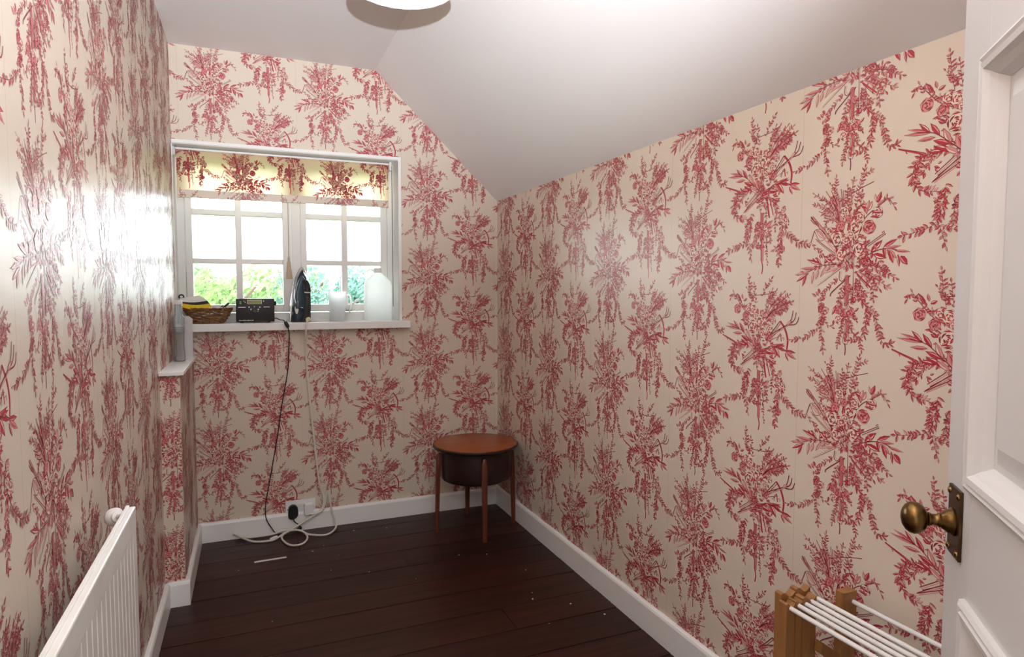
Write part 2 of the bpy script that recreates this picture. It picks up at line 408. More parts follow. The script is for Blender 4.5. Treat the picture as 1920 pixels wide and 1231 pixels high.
# ------------------------------------------------------------------ wallpaper print (flat print drawn as thin leaves, stems, roses and tools)
# two bouquets, millimetres from the tip of each bouquet's tail ribbon
MOTIF_A = [
['B',[-4,286],44.0,51.0,82,12.8],['B',[1,229],55.0,24.0,61,12.0],['B',[64,199],37.0,20.0,41,11.1],['B',[27,247],28.0,24.0,27,12.0],
['B',[-4,100],23.0,20.0,34,9.4],['B',[4,140],18.0,16.0,20,9.4],['B',[1,67],14.0,24.0,20,8.5],['B',[-72,220],32.0,12.0,14,12.0],
['B',[35,152],18.0,24.0,20,10.2],['B',[-46,347],32.0,24.0,34,8.5],['S',[19,303,23,370,33,403,39,429],9.8,3.7,4.7,'r'],
['K',[-16,365,27,383,62,394],1.7,'d'],['S',[39,414,56,420],7.9,3.2,4.3,'r'],['S',[4,341,6,376,11,407],8.8,3.2,4.3,'r'],
['S',[-4,338,-5,392],8.8,3.7,4.3,'r'],['S',[29,338,33,374],9.8,3.7,4.7,'r'],['S',[-29,345,-37,382,-37,417],8.3,3.2,3.8,'r'],
['S',[-37,386,-52,405],6.9,2.8,3.8,'r'],['K',[-23,304,-40,352,-65,391],1.5,'d'],['K',[-20,303,-36,350,-59,384],2.1,'p'],
['K',[-23,304,-33,352,-50,390],1.5,'d'],['K',[-20,303,-29,351,-44,384],2.1,'p'],['K',[-23,304,-19,352,-23,390],1.5,'d'],
['K',[-20,303,-15,351,-17,384],2.1,'p'],['K',[-23,304,-17,350,-17,386],1.5,'d'],['K',[-20,303,-12,349,-12,379],2.1,'p'],
['K',[-23,304,-29,346,-43,379],1.5,'d'],['K',[-20,303,-25,345,-37,373],2.1,'p'],['K',[-23,304,-46,338,-77,363],1.5,'d'],
['K',[-20,303,-41,337,-71,357],2.1,'p'],['K',[-23,304,-41,344,-67,374],1.5,'d'],['K',[-20,303,-37,342,-61,368],2.1,'p'],
['K',[-23,304,-49,329,-84,345],1.5,'d'],['K',[-20,303,-45,328,-78,339],2.1,'p'],['K',[-23,304,-45,325,-76,337],1.5,'d'],
['K',[-20,303,-41,324,-70,331],2.1,'p'],['K',[-23,304,-24,348,-33,382],1.5,'d'],['K',[-20,303,-20,346,-27,375],2.1,'p'],
['K',[-23,304,-31,341,-47,367],1.5,'d'],['K',[-20,303,-27,339,-41,361],2.1,'p'],['K',[-23,304,-35,345,-55,377],1.5,'d'],
['K',[-20,303,-31,344,-49,370],2.1,'p'],['K',[-23,304,-42,320,-68,327],1.5,'d'],['K',[-20,303,-37,319,-62,320],2.1,'p'],
['K',[-23,304,-28,336,-39,358],1.5,'d'],['K',[-20,303,-23,335,-33,352],2.1,'p'],['S',[-41,340,-67,368,-98,388],8.3,2.8,4.3,'r'],
['S',[-43,328,-71,352,-97,362],7.9,2.8,4.3,'r'],['S',[-41,318,-63,318,-65,304],7.9,2.8,4.3,'r'],['K',[17,284,47,320,72,336,96,352],2.1,'d'],
['F',[47,324,37,356],11.1,'r'],['F',[49,331,59,351],11.1,'r'],['F',[46,339,31,345],9.4,'r'],['F',[46,335,52,354],9.4,'p'],['R',[73,325],12.8],
['F',[72,346,81,369],9.4,'r'],['F',[70,348,66,366],6.0,'r'],['F',[60,328,87,323],6.0,'r'],['F',[72,340,90,351],6.8,'r'],
['S',[88,349,98,354,113,332],9.8,3.7,4.7,'r'],['F',[73,317,56,317],5.1,'r'],['R',[17,298],19.6],['R',[29,318],12.8],['R',[-12,337],13.7],
['R',[-32,274],19.6],['R',[-8,270],12.8],['R',[54,294],15.4],['R',[-50,294],9.4],['R',[30,247],17.9],['R',[8,279],11.1],['R',[-19,238],14.5],
['R',[-22,303],12.0],['R',[2,317],10.2],['F',[48,293,65,303],6.8,'r'],['F',[52,286,65,287],6.8,'r'],['F',[43,305,58,309],6.0,'r'],
['K',[-108,333,-29,251],1.7,'d'],['K',[-102,335,-23,254],1.7,'d'],['K',[-105,334,-26,253],3.0,'p'],['K',[-107,335,-99,324,-91,312],2.1,'d'],
['K',[-109,328,-96,315],2.1,'d'],['F',[-96,323,-83,309],5.1,'r'],['F',[-90,300,-64,276],10.2,'p'],
['K',[-96,299,-90,302,-76,300,-61,282,-80,273,-96,299],1.5,'d'],['K',[-96,298,-111,257],2.6,'d'],['K',[-92,279,-18,229],1.7,'d'],
['K',[-89,274,-21,226],1.3,'d'],['K',[-69,279,1,209],2.6,'p'],['K',[-61,280,6,215],1.3,'d'],['S',[-102,264,-70,241],9.8,3.7,4.7,'r'],
['K',[49,254,87,276,93,280,91,283,85,279],1.7,'d'],['K',[52,251,89,273,95,278,93,273],1.5,'d'],
['K',[-1,265,7,243,32,234,48,252,42,274,31,277,9,249],1.9,'d'],['K',[4,263,10,245,32,238,44,252],1.3,'w'],['K',[7,249,-6,217],1.1,'d'],
['K',[10,248,-2,217],1.1,'d'],['K',[13,247,2,217],1.1,'d'],['K',[17,246,7,217],1.1,'d'],['K',[20,245,11,217],1.1,'d'],['K',[23,244,15,216],1.1,'d'],
['K',[24,216,63,237,100,244,133,235],2.1,'d'],['F',[59,238,87,263],12.8,'r'],['F',[65,233,98,223],12.0,'r'],['F',[90,248,121,263],8.5,'r'],
['F',[94,244,131,248],6.0,'r'],['F',[98,241,121,222],12.0,'r'],['F',[103,239,114,211],9.4,'r'],['F',[117,238,152,234],5.5,'r'],
['F',[124,230,128,203],6.4,'r'],['F',[131,226,146,207],12.8,'r'],['F',[63,237,61,223],6.8,'r'],['F',[76,240,66,256],6.8,'r'],
['F',[50,234,42,215],9.4,'r'],['F',[90,247,95,224],7.7,'r'],['K',[-18,214,-72,213,-113,199,-146,191],1.7,'d'],['F',[-69,215,-117,230],8.5,'r'],
['F',[-74,215,-87,234],7.7,'r'],['F',[-87,207,-136,208],7.7,'r'],['F',[-81,204,-88,180],8.5,'r'],['F',[-95,200,-100,169],7.7,'r'],
['F',[-107,201,-153,192],6.8,'r'],['F',[-110,196,-148,175],7.7,'r'],['F',[-117,192,-129,163],7.7,'r'],['F',[-64,218,-47,241],11.1,'r'],
['F',[-40,218,-68,237],10.2,'r'],['F',[-59,211,-75,185],6.8,'r'],['F',[-49,213,-56,199],7.7,'r'],['F',[-124,197,-135,201],5.1,'r'],
['K',[-81,166,-8,211],1.7,'d'],['K',[-79,169,-7,215],1.3,'d'],['K',[-81,167,-7,213],2.1,'w'],['K',[-45,139,-40,149,9,187],2.6,'d'],
['K',[17,232,18,132],3.0,'d'],['K',[17,232,20,134],1.7,'w'],['F',[19,137,19,124],14.5,'r'],['K',[11,126,27,126],1.7,'d'],
['K',[25,192,62,159],3.4,'r'],['K',[29,196,59,175],3.4,'p'],['K',[27,187,58,156],1.3,'d'],['K',[32,196,61,176],1.3,'d'],
['K',[-8,209,-61,195],2.1,'p'],['K',[-8,209,-41,198],2.1,'p'],['K',[-8,209,-71,199],2.1,'p'],['K',[-20,198,-21,179,-12,174,-4,185],2.1,'d'],
['K',[-16,197,-17,182,-11,178],1.3,'p'],['S',[33,216,77,198,121,179],10.8,4.1,4.3,'r'],['S',[42,199,78,175,103,161],10.8,4.1,4.3,'r'],
['S',[47,191,66,160,70,132],10.8,4.1,4.3,'r'],['S',[51,213,77,204,100,197],9.8,4.1,4.3,'r'],['S',[60,191,83,156],9.8,4.1,4.3,'r'],
['S',[-26,181,-43,165,-57,157],8.8,3.2,3.8,'r'],['S',[22,176,28,152,43,129],11.8,5.1,3.4,'r'],['S',[26,168,49,144],9.8,4.1,3.8,'r'],
['B',[33,148],11.0,16.0,11,10.2],['K',[0,189,1,120],7.3,'r'],['K',[-5,187,-5,120],1.3,'d'],['K',[5,187,6,120],1.3,'d'],['R',[5,160],8.5],
['S',[-11,165,-22,128],8.8,3.7,3.8,'r'],['S',[10,152,13,132],7.9,3.2,3.8,'r'],['R',[-25,108],10.2],['R',[10,102],12.8],['R',[-9,95],12.0],
['R',[-18,84],11.1],['R',[2,112],8.5],['F',[-38,95,-28,116],6.8,'r'],['F',[23,104,33,113],5.1,'r'],['F',[17,88,32,87],4.3,'r'],
['F',[-10,116,-15,128],6.0,'r'],['F',[-33,82,-35,70],6.0,'r'],['K',[4,88,4,63,-1,31],6.8,'r'],['K',[0,86,-2,59,-7,32,6,28,9,64,9,88],1.3,'d'],
['K',[-1,29,1,16,0,0],2.6,'d'],['K',[1,90,13,72,16,60],2.6,'w'],['S',[-7,77,-15,50,-21,19],7.9,3.2,3.8,'r'],['S',[13,78,23,48,31,53],7.9,3.2,3.8,'r'],
['S',[19,100,29,83],6.9,2.8,3.8,'r'],['B',[-76,140],12.0,9.0,7,12.8],['R',[-69,109],11.1],['R',[-56,105],8.5],['F',[-69,128,-59,136],6.0,'r'],
['F',[-70,119,-78,98],7.7,'r'],['S',[-60,153,-70,132,-68,90,-82,59,-119,35,-163,26],10.8,4.1,5.1,'r'],['S',[-70,87,-67,43,-61,3],10.8,4.1,4.7,'r'],
['S',[-65,88,-55,73,-37,65],9.8,3.7,4.7,'r'],['S',[-66,119,-60,86],8.8,3.7,4.7,'r'],['S',[40,129,54,109,52,74,46,46,15,38],10.8,4.1,4.3,'r'],
['S',[54,111,77,90,91,45,103,33,114,37],10.8,4.1,4.7,'r'],['S',[39,43,43,18],8.8,3.7,4.3,'r'],['S',[55,90,47,62],9.8,4.1,4.3,'r'],
['S',[50,121,78,102],8.8,3.7,4.3,'r'],['B',[48,117],8.0,9.0,5,10.2],
]
MOTIF_B = [
['B',[-13,297],51.0,35.0,82,12.7],['B',[-1,240],43.0,23.0,48,12.7],['B',[22,197],32.0,19.0,34,10.9],['B',[1,192],27.0,15.0,16,10.9],
['B',[-2,117],27.0,19.0,34,10.0],['B',[-83,216],24.0,23.0,27,10.9],['B',[-55,126],12.0,23.0,16,10.0],['B',[69,130],15.0,19.0,16,10.0],
['B',[48,343],38.0,23.0,34,9.1],['B',[-1,82],16.0,19.0,16,8.2],['S',[-35,345,-42,386,-47,423],10.5,3.9,5.0,'r'],
['S',[3,368,18,395,36,415],10.5,3.9,5.0,'r'],['S',[-26,355,-54,389],9.4,3.4,4.6,'r'],['S',[-20,349,-27,398],8.4,3.4,4.6,'r'],
['K',[-48,369,16,373,52,382],1.8,'d'],['K',[16,305,50,343,96,371],1.5,'d'],['K',[19,304,56,338,89,368],2.3,'p'],
['S',[52,343,96,371],10.5,3.4,4.1,'r'],['K',[16,305,54,335,105,354],1.5,'d'],['K',[19,304,61,330,98,351],2.3,'p'],
['S',[56,334,105,354],10.5,3.4,4.1,'r'],['K',[16,305,46,325,88,336],1.5,'d'],['K',[19,304,52,320,82,333],2.3,'p'],
['S',[48,325,88,336],10.5,3.4,4.1,'r'],['K',[16,305,35,320,68,325],1.5,'d'],['K',[19,304,42,315,61,322],2.3,'p'],
['S',[37,319,68,325],10.5,3.4,4.1,'r'],['K',[16,305,40,346,77,376],1.5,'d'],['K',[19,304,47,340,71,373],2.3,'p'],
['S',[42,345,77,376],10.5,3.4,4.1,'r'],['K',[16,305,27,348,52,382],1.5,'d'],['K',[19,304,34,343,45,379],2.3,'p'],
['S',[29,348,52,382],10.5,3.4,4.1,'r'],['K',[16,305,20,350,39,385],1.5,'d'],['K',[19,304,27,344,32,382],2.3,'p'],
['S',[22,349,39,385],10.5,3.4,4.1,'r'],['K',[16,305,44,332,84,349],1.5,'d'],['K',[19,304,51,327,78,346],2.3,'p'],
['S',[46,332,84,349],10.5,3.4,4.1,'r'],['K',[16,305,49,333,94,351],1.5,'d'],['K',[19,304,55,328,87,348],2.3,'p'],
['S',[51,332,94,351],10.5,3.4,4.1,'r'],['K',[16,305,33,340,64,365],1.5,'d'],['K',[19,304,40,335,58,362],2.3,'p'],
['S',[35,340,64,365],10.5,3.4,4.1,'r'],['K',[-19,306,-64,330,-100,370],1.8,'d'],['R',[-90,332],13.7],['R',[-57,313],12.7],
['S',[-96,359,-106,378,-117,364],10.5,3.9,4.6,'r'],['F',[-76,353,-94,377],7.3,'r'],['F',[-67,355,-53,361],7.3,'r'],['F',[-70,360,-74,375],6.4,'r'],
['F',[-75,337,-53,340],7.3,'r'],['S',[-58,333,-94,367],9.4,3.9,5.0,'r'],['R',[0,302],20.9],['R',[-29,284],19.1],['R',[6,268],13.7],
['R',[-47,335],11.8],['R',[-28,329],14.6],['R',[30,258],12.7],['R',[10,320],11.8],['R',[-19,314],9.1],['R',[44,302],9.1],['R',[32,281],10.9],
['F',[-79,274,-138,281],6.4,'r'],['F',[-79,276,-130,291],6.4,'r'],['F',[-81,275,-105,298],8.2,'r'],['F',[-61,265,-81,293],10.0,'r'],
['F',[-38,241,-54,277],12.7,'r'],['F',[-70,263,-107,263],8.2,'r'],['F',[-40,244,-74,257],10.9,'r'],['F',[-32,228,-73,246],10.0,'r'],
['F',[-18,226,-28,260],13.7,'r'],['F',[-22,222,-51,239],10.9,'r'],['F',[-55,232,-84,236],8.2,'r'],['K',[-16,226,-62,265,-79,274,-109,281],1.8,'d'],
['K',[35,265,91,294],2.3,'d'],['K',[39,262,93,291],1.8,'p'],['K',[91,294,105,308,111,332],2.3,'d'],['K',[92,294,114,306,121,327],2.3,'d'],
['K',[94,294,121,298,130,316],2.3,'d'],['F',[90,293,107,305],8.2,'p'],['K',[23,252,68,303],2.3,'d'],['K',[28,249,71,298],1.8,'d'],
['K',[68,303,84,283,94,255,92,229],5.0,'r'],['K',[71,303,88,282,97,254,94,229],1.4,'d'],['K',[35,255,70,282],1.8,'d'],['K',[70,270,74,248],3.2,'r'],
['K',[56,251,70,271],1.8,'d'],['K',[75,258,84,260,80,253],1.4,'d'],['K',[33,250,75,266],1.4,'d'],['K',[65,267,61,249],1.4,'d'],
['F',[16,225,85,245],10.0,'r'],['F',[51,235,87,239],8.2,'r'],['F',[49,235,70,206],12.7,'r'],['F',[41,233,57,210],10.0,'r'],
['F',[86,226,122,224],8.2,'r'],['F',[90,223,124,207],9.1,'r'],['F',[87,221,99,200],6.8,'r'],['F',[56,235,92,225],8.2,'r'],
['F',[11,220,52,216],12.7,'r'],['F',[-16,206,26,214],9.1,'r'],['F',[-26,196,6,203],9.1,'r'],['F',[-16,222,-1,244],10.0,'r'],
['F',[-11,217,26,224],8.2,'r'],['K',[5,223,51,235,96,226],1.8,'d'],['K',[0,230,-72,175],1.8,'d'],['K',[3,228,-68,173],1.5,'p'],
['K',[-7,236,-68,189],1.8,'d'],['K',[-3,234,-64,187],1.5,'p'],['K',[7,231,-62,185],1.8,'d'],['K',[11,229,-58,183],1.5,'p'],
['K',[-16,206,-74,173],1.8,'d'],['K',[-12,205,-69,171],1.5,'p'],['K',[-149,255,-126,246,-99,236],3.2,'r'],['K',[-149,256,-126,248,-99,239],1.4,'d'],
['K',[-132,247,-129,241],1.8,'d'],['S',[-47,231,-93,229,-115,199,-100,162,-56,153],13.6,4.9,4.1,'r'],['R',[-69,230],10.0],['R',[-93,227],9.1],
['S',[-101,218,-106,177],12.6,4.9,4.6,'r'],['S',[-72,234,-83,211],10.5,3.9,4.6,'r'],['S',[-45,166,-51,118,-71,85,-133,70],13.6,4.9,4.6,'r'],
['S',[-54,85,-41,42],11.5,4.4,4.6,'r'],['S',[-48,77,-6,73],10.5,3.9,4.6,'r'],['S',[-61,143,-60,102],10.5,4.4,4.6,'r'],['B',[-55,134],9.0,12.0,7,10.9],
['K',[-4,185,3,164],10.0,'w'],['K',[-13,186,-10,166,10,163,9,183],1.5,'d'],['K',[-4,165,-4,130],8.2,'r'],['K',[-9,166,-9,132],1.4,'d'],
['K',[1,165,1,131],1.4,'d'],['F',[3,192,9,172],9.1,'r'],['R',[-19,132],10.0],['R',[3,125],12.7],['R',[-9,113],11.8],['R',[14,107],10.9],
['R',[-18,121],8.2],['F',[9,125,35,141],10.9,'r'],['F',[18,118,41,130],6.4,'p'],['K',[-14,142,-22,139,-27,128,-13,124],1.8,'d'],
['S',[-18,111,-31,78],9.4,3.9,4.1,'r'],['K',[11,102,16,84,12,77,18,64],2.3,'d'],['S',[22,109,28,86],8.4,3.4,4.1,'r'],
['S',[-24,123,-30,100],8.4,3.4,4.1,'r'],['K',[-2,100,-1,66,-1,32],6.8,'p'],['K',[-7,98,-5,34],1.4,'d'],['K',[4,97,3,34],1.4,'d'],
['K',[-3,98,-2,34],2.7,'r'],['K',[-2,34,2,18,-1,0],3.6,'r'],['S',[13,63,19,26],7.3,2.9,4.6,'r'],['K',[12,203,23,148],4.1,'r'],
['K',[22,201,36,154],3.2,'r'],['K',[9,203,20,150],1.4,'d'],['F',[29,200,59,188],6.4,'r'],['F',[32,208,52,201],6.4,'r'],['F',[32,196,50,178],6.4,'r'],
['S',[9,164,12,140],7.3,2.9,4.1,'r'],['S',[37,186,59,150,75,118,95,94,124,74,156,71],13.6,4.9,5.0,'r'],['R',[71,165],7.3],
['F',[68,168,78,173],6.4,'r'],['R',[78,133],11.8],['R',[66,142],9.1],['R',[61,91],10.9],['R',[69,63],9.1],['R',[59,58],7.3],
['S',[66,115,61,77,58,24],13.6,4.9,4.6,'r'],['S',[48,163,44,113],9.4,3.9,5.0,'r'],['S',[59,154,84,129],11.5,4.4,4.6,'r'],
['S',[69,77,39,63],10.5,4.4,4.6,'r'],
]

class Motif:
    def __init__(self, spec, seed):
        self.rnd = random.Random(seed)
        self.v = []; self.off = []; self.polys = []; self.mat = []
        self.count = 0
        for it in spec:
            k = it[0]; f = it[1]
            pts = [(f[i], f[i + 1]) for i in range(0, len(f), 2)]
            if k == 'S': self.sprig(pts, *it[2:])
            elif k == 'K': self.stroke(pts, it[2], it[3])
            elif k == 'F': self.leaf(pts[0], pts[1], it[2], it[3])
            elif k == 'R': self.rose(pts[0], it[2])
            elif k == 'B': self.blob(pts[0], *it[2:])
    def level(self, sub):
        return 0.06 + ((self.count % 72) * 4 + sub) * 0.0028
    def poly(self, pts, m, sub):
        i = len(self.v)
        self.v += pts
        self.off += [self.level(sub)] * len(pts)
        self.polys.append(list(range(i, i + len(pts))))
        self.mat.append(m)
    def leaf(self, p, q, w, kind='r', out=0.42):
        self.count += 1
        dx, dy = q[0] - p[0], q[1] - p[1]
        L = math.hypot(dx, dy) or 1
        dx /= L; dy /= L
        nx, ny = -dy, dx
        def P(t, s): return (p[0] + dx * t * L + nx * s, p[1] + dy * t * L + ny * s)
        o = out + 0.03 * w
        h = w / 2
        e = o / L
        self.poly([P(-e, 0), P(.25, h * .8 + o), P(.6, h * .9 + o), P(1 + e, 0), P(.6, -h * .9 - o), P(.25, -h * .8 - o)], 0, 0)
        fill, hi = (1, 2) if kind == 'r' else (2, 1)
        if kind == 'r' and self.rnd.random() < .22: fill, hi = 2, 1
        self.poly([P(.04, 0), P(.25, h * .8), P(.6, h * .9), P(.96, 0), P(.6, -h * .9), P(.25, -h * .8)], fill, 1)
        s = self.rnd.choice((-1, 1))
        self.poly([P(.12, s * h * .12), P(.3, s * h * .70), P(.62, s * h * .62), P(.85, s * h * .08), P(.5, s * h * .22)], hi if self.rnd.random() < .55 else 3, 2)
        if w > 5:
            self.poly([P(.0, .22), P(.8, .16), P(.8, -.16), P(.0, -.22)], 0, 3)
    def resample(self, pts, step):
        P = smooth_path([(a, b, 0) for a, b in pts], 5)
        out = [P[0]]; acc = 0
        for a, b in zip(P, P[1:]):
            d = (b - a).length
            if d < 1e-6: continue
            t = step - acc
            while t <= d:
                out.append(a + (b - a) * (t / d)); t += step
            acc = (acc + d) % step
        if (out[-1] - P[-1]).length > step * .3: out.append(P[-1])
        return out
    def stroke(self, pts, w, kind='d'):
        self.count += 1
        P = self.resample(pts, 7.0)
        if len(P) < 2: return
        m = {'d': 0, 'r': 1, 'p': 2, 'w': 3}[kind]
        h = w / 2
        L = []; Rr = []
        for i, p in enumerate(P):
            t = P[min(i + 1, len(P) - 1)] - P[max(i - 1, 0)]
            t.normalize()
            L.append((p.x - t.y * h, p.y + t.x * h)); Rr.append((p.x + t.y * h, p.y - t.x * h))
        wide = kind == 'r' and w > 5
        for i in range(len(P) - 1):
            self.poly([Rr[i], Rr[i + 1], L[i + 1], L[i]], 2 if wide else m, 0 if kind == 'd' else 1)
            if wide:                                   # engraver's hatching across a ribbon
                lp = lambda a, b, t: (a[0] + (b[0] - a[0]) * t, a[1] + (b[1] - a[1]) * t)
                for q in range(3):
                    t0 = q / 3
                    self.poly([lp(Rr[i], Rr[i + 1], t0), lp(Rr[i], Rr[i + 1], t0 + .2), lp(L[i], L[i + 1], t0 + .34), lp(L[i], L[i + 1], t0 + .12)], 1, 2)
    def sprig(self, pts, l, w, step, kind='r'):
        self.stroke(pts, 0.9, 'd')
        P = self.resample(pts, step * 1.6)
        side = 1
        for i, p in enumerate(P):
            t = P[min(i + 1, len(P) - 1)] - P[max(i - 1, 0)]
            a = math.atan2(t.y, t.x)
            last = i == len(P) - 1
            for s in ((0,) if last else ((side,) if self.rnd.random() < .45 else (1, -1))):
                b = a + s * self.rnd.uniform(.55, 1.25)
                ll = l * self.rnd.uniform(.75, 1.25)
                self.leaf((p.x, p.y), (p.x + ll * math.cos(b), p.y + ll * math.sin(b)), w * self.rnd.uniform(.8, 1.1), kind, 0.40)
            side = -side
    def blob(self, c, rx, ry, n, l):
        for i in range(int(n)):
            a = self.rnd.uniform(0, 2 * PI); r = math.sqrt(self.rnd.random())
            p = (c[0] + rx * r * math.cos(a), c[1] + ry * r * math.sin(a))
            b = math.atan2(p[1] - c[1], p[0] - c[0]) + self.rnd.uniform(-.9, .9)
            ll = l * self.rnd.uniform(.7, 1.2)
            self.leaf(p, (p[0] + ll * math.cos(b), p[1] + ll * math.sin(b)), ll * self.rnd.uniform(.3, .5), 'r')
    def rose(self, c, r):
        self.count += 1
        ph = self.rnd.uniform(0, 6)
        def ring(rad, n=11, amp=.1): return [(c[0] + rad * (1 + amp * math.sin(5 * a + ph)) * math.cos(a), c[1] + rad * (1 + amp * math.sin(5 * a + ph)) * math.sin(a)) for a in (2 * PI * k / n for k in range(n))]
        self.poly(ring(r + .6), 0, 0)
        self.poly(ring(r), self.rnd.choice((2, 3, 3, 3)), 1)
        for rad, n in ((.90, 4), (.68, 3), (.46, 3), (.26, 2)):
            for k in range(n):
                a0 = ph + rad * 4 + k * 2 * PI / n
                span = 2 * PI / n * .62
                N = 5
                o = []; i_ = []
                m = 1 if self.rnd.random() < .62 else 0
                for j in range(N + 1):
                    a = a0 + span * j / N
                    th = .13 * math.sin(PI * j / N) + .02
                    o.append((c[0] + r * (rad + th * .5) * math.cos(a), c[1] + r * (rad + th * .5) * math.sin(a)))
                    i_.append((c[0] + r * (rad - th * .9) * math.cos(a), c[1] + r * (rad - th * .9) * math.sin(a)))
                self.poly(o + i_[::-1], m, 2)
        self.poly([(c[0] + r * .11 * math.cos(a), c[1] + r * .11 * math.sin(a)) for a in (0, 1.3, 2.6, 3.9, 5.2)], 0, 2)
    def arrays(self):
        tot = np.array([len(p) for p in self.polys], np.int64)
        loops = np.concatenate([np.array(p, np.int64) for p in self.polys])
        v = np.array(self.v) / 1000.0
        cen = np.add.reduceat(v[loops], np.concatenate(([0], np.cumsum(tot)[:-1]))) / tot[:, None]
        return v, np.array(self.off) / 1000.0, tot, loops, np.array(self.mat), cen

MA = Motif(MOTIF_A, 5).arrays()
MB_ = Motif(MOTIF_B, 9).arrays()

def print_sheet(name, parent, O, U, N, phase_a, phase_b, pu, pv, rect, hole=None, mats=('p_dark', 'p_red', 'p_pink', 'p_cream', 'seam'), seam=None):
    """O + u*U + v*Z + off*N ; rect = (u0, u1, v0, v1) clamps; hole(u, v) -> True where nothing is printed"""
    su, sv = pu / 0.5325, pv / 0.428
    VV = []; OO = []; TT = []; LL = []; MM = []
    base = 0
    u0, u1, v0, v1 = rect
    for (mv, mo, mt, ml, mm, mc), (pa, pb) in ((MA, phase_a), (MB_, phase_b)):
        for i in range(math.floor((u0 - pa - .2) / pu), math.ceil((u1 - pa + .2) / pu) + 1):
            for j in range(math.floor((v0 - pb - .45) / pv), math.ceil((v1 - pb) / pv) + 1):
                du, dv = pa + i * pu, pb + j * pv
                c = mc * (su, sv) + (du, dv)
                keep = (c[:, 0] > u0) & (c[:, 0] < u1) & (c[:, 1] > v0) & (c[:, 1] < v1)
                if hole is not None: keep &= ~hole(c[:, 0], c[:, 1])
                if not keep.any(): continue
                lk = ml[np.repeat(keep, mt)]
                used, inv = np.unique(lk, return_inverse=True)
                v = mv[used] * (su, sv) + (du, dv)
                v[:, 0] = np.clip(v[:, 0], u0, u1); v[:, 1] = np.clip(v[:, 1], v0, v1)
                VV.append(v); OO.append(mo[used]); TT.append(mt[keep]); LL.append(inv.reshape(-1) + base); MM.append(mm[keep])
                base += len(used)
    if seam is not None:
        k = math.floor((u0 - seam) / pu)
        while seam + k * pu < u1:
            s = seam + k * pu
            k += 1
            if s < u0 + .003 or s > u1 - .003: continue
            n = 60
            for q in range(n):
                a = v0 + (v1 - v0) * q / n; b = v0 + (v1 - v0) * (q + 1) / n
                if hole is not None and hole(np.array([s]), np.array([(a + b) / 2]))[0]: continue
                VV.append(np.array([(s - .0004, a), (s + .0004, a), (s + .0004, b), (s - .0004, b)])); OO.append(np.full(4, .00005))
                TT.append(np.array([4])); LL.append(np.arange(4) + base); MM.append(np.array([4])); base += 4
    v = np.concatenate(VV); off = np.concatenate(OO); tot = np.concatenate(TT); loops = np.concatenate(LL); mm = np.concatenate(MM)
    O = np.array(O); U = np.array(U); N = np.array(N)
    co = O + v[:, :1] * U + v[:, 1:] * np.array((0, 0, 1.0)) + off[:, None] * N
    me = bpy.data.meshes.new(name)
    me.vertices.add(len(co)); me.vertices.foreach_set('co', co.astype(np.float32).ravel())
    me.loops.add(len(loops)); me.loops.foreach_set('vertex_index', loops.astype(np.int32))
    me.polygons.add(len(tot))
    me.polygons.foreach_set('loop_start', np.concatenate(([0], np.cumsum(tot)[:-1])).astype(np.int32))
    me.polygons.foreach_set('loop_total', tot.astype(np.int32))
    me.polygons.foreach_set('material_index', mm.astype(np.int32))
    for x in mats: me.materials.append(M[x])
    me.update(calc_edges=True)
    o = bpy.data.objects.new(name, me)
    COL.objects.link(o)
    o.parent = parent
    tag(o, 'crimson bouquets printed on the cream ground', kind='stuff')
    return o

# ------------------------------------------------------------------ the room
XL, XR, YB, YF = -0.320, 1.287, 3.335, -0.02
ZC, XA, ZE = 2.335, 0.618, 1.707            # flat ceiling height, crease, eaves height
WX1, WZ0, WZ1 = 0.733, 1.030, 1.890          # window opening (starts at the left wall)
YW = 3.455                                   # inner face of the window frame
BX, BY, BZ = -0.252, 2.690, 0.888            # boxed-in corner: right face, front face, top
T = 0.22

# floor boards
fl_bm = BM(); box(fl_bm, XL - .1, XR + .1, YF - .1, YB + .1, -.06, -.020)
floor = tag(obj('floor', fl_bm, 'dark_gap'), 'dark brown stained floor of wide boards', 'floor', kind='structure')
edges = [YB, 3.225, 3.055, 2.876, 2.694, 2.520, 2.372, 2.192, 2.030, 1.860, 1.690, 1.520, 1.350, 1.18, 1.01, .84, .67, .50, .33, .16, YF]
rb = random.Random(3)
for i in range(len(edges) - 1):
    y1, y0 = edges[i], edges[i + 1]
    cuts = [XL, XR]
    if i == 1: cuts = [XL, .190, XR]
    if i == 7: cuts = [XL, .86, XR]
    if i == 3: cuts = [XL, .62, XR]
    for a, b in zip(cuts, cuts[1:]):
        bm = BM()
        dz = rb.uniform(-.0012, 0)
        cx, cy = (a + b) / 2, (y0 + y1) / 2
        box(bm, a - cx + .0008, b - cx - .0008, y0 - cy + .0022, y1 - cy - .0022, -.02, 0, bevel=.0012)
        obj('floor_board', bm, 'floor', floor, loc=(cx, cy, dz))

# walls
bm = BM()
prism(bm, [(WX1, WZ1), (WX1, WZ0), (XL - .1, WZ0), (XL - .1, -.05), (XR + .1, -.05), (XR + .1, ZE - .1), (XR, ZE), (XA, ZC), (XL - .1, ZC), (XL - .1, WZ1)], 'y', YB, YB + T)
wall_back = tag(obj('wall_back', bm, 'paper'), 'papered end wall with the window', 'wall', kind='structure')
bm = BM(); box(bm, XR, XR + .12, YF - .1, YB + T, -.05, ZE + .02)
wall_right = tag(obj('wall_right', bm, 'paper'), 'long papered wall under the sloping ceiling', 'wall', kind='structure')
bm = BM(); box(bm, XL - .12, XL, YF - .1, YB + T, -.05, ZC + .05)
wall_left = tag(obj('wall_left', bm, 'paper'), 'papered wall behind the radiator', 'wall', kind='structure')
bm = BM(); box(bm, XL, BX, BY, YB, -.01, BZ)
wall_boxing = tag(obj('wall_boxing', bm, 'paper'), 'narrow papered boxing in the corner below the little shelf', 'wall', kind='structure')
bm = BM()
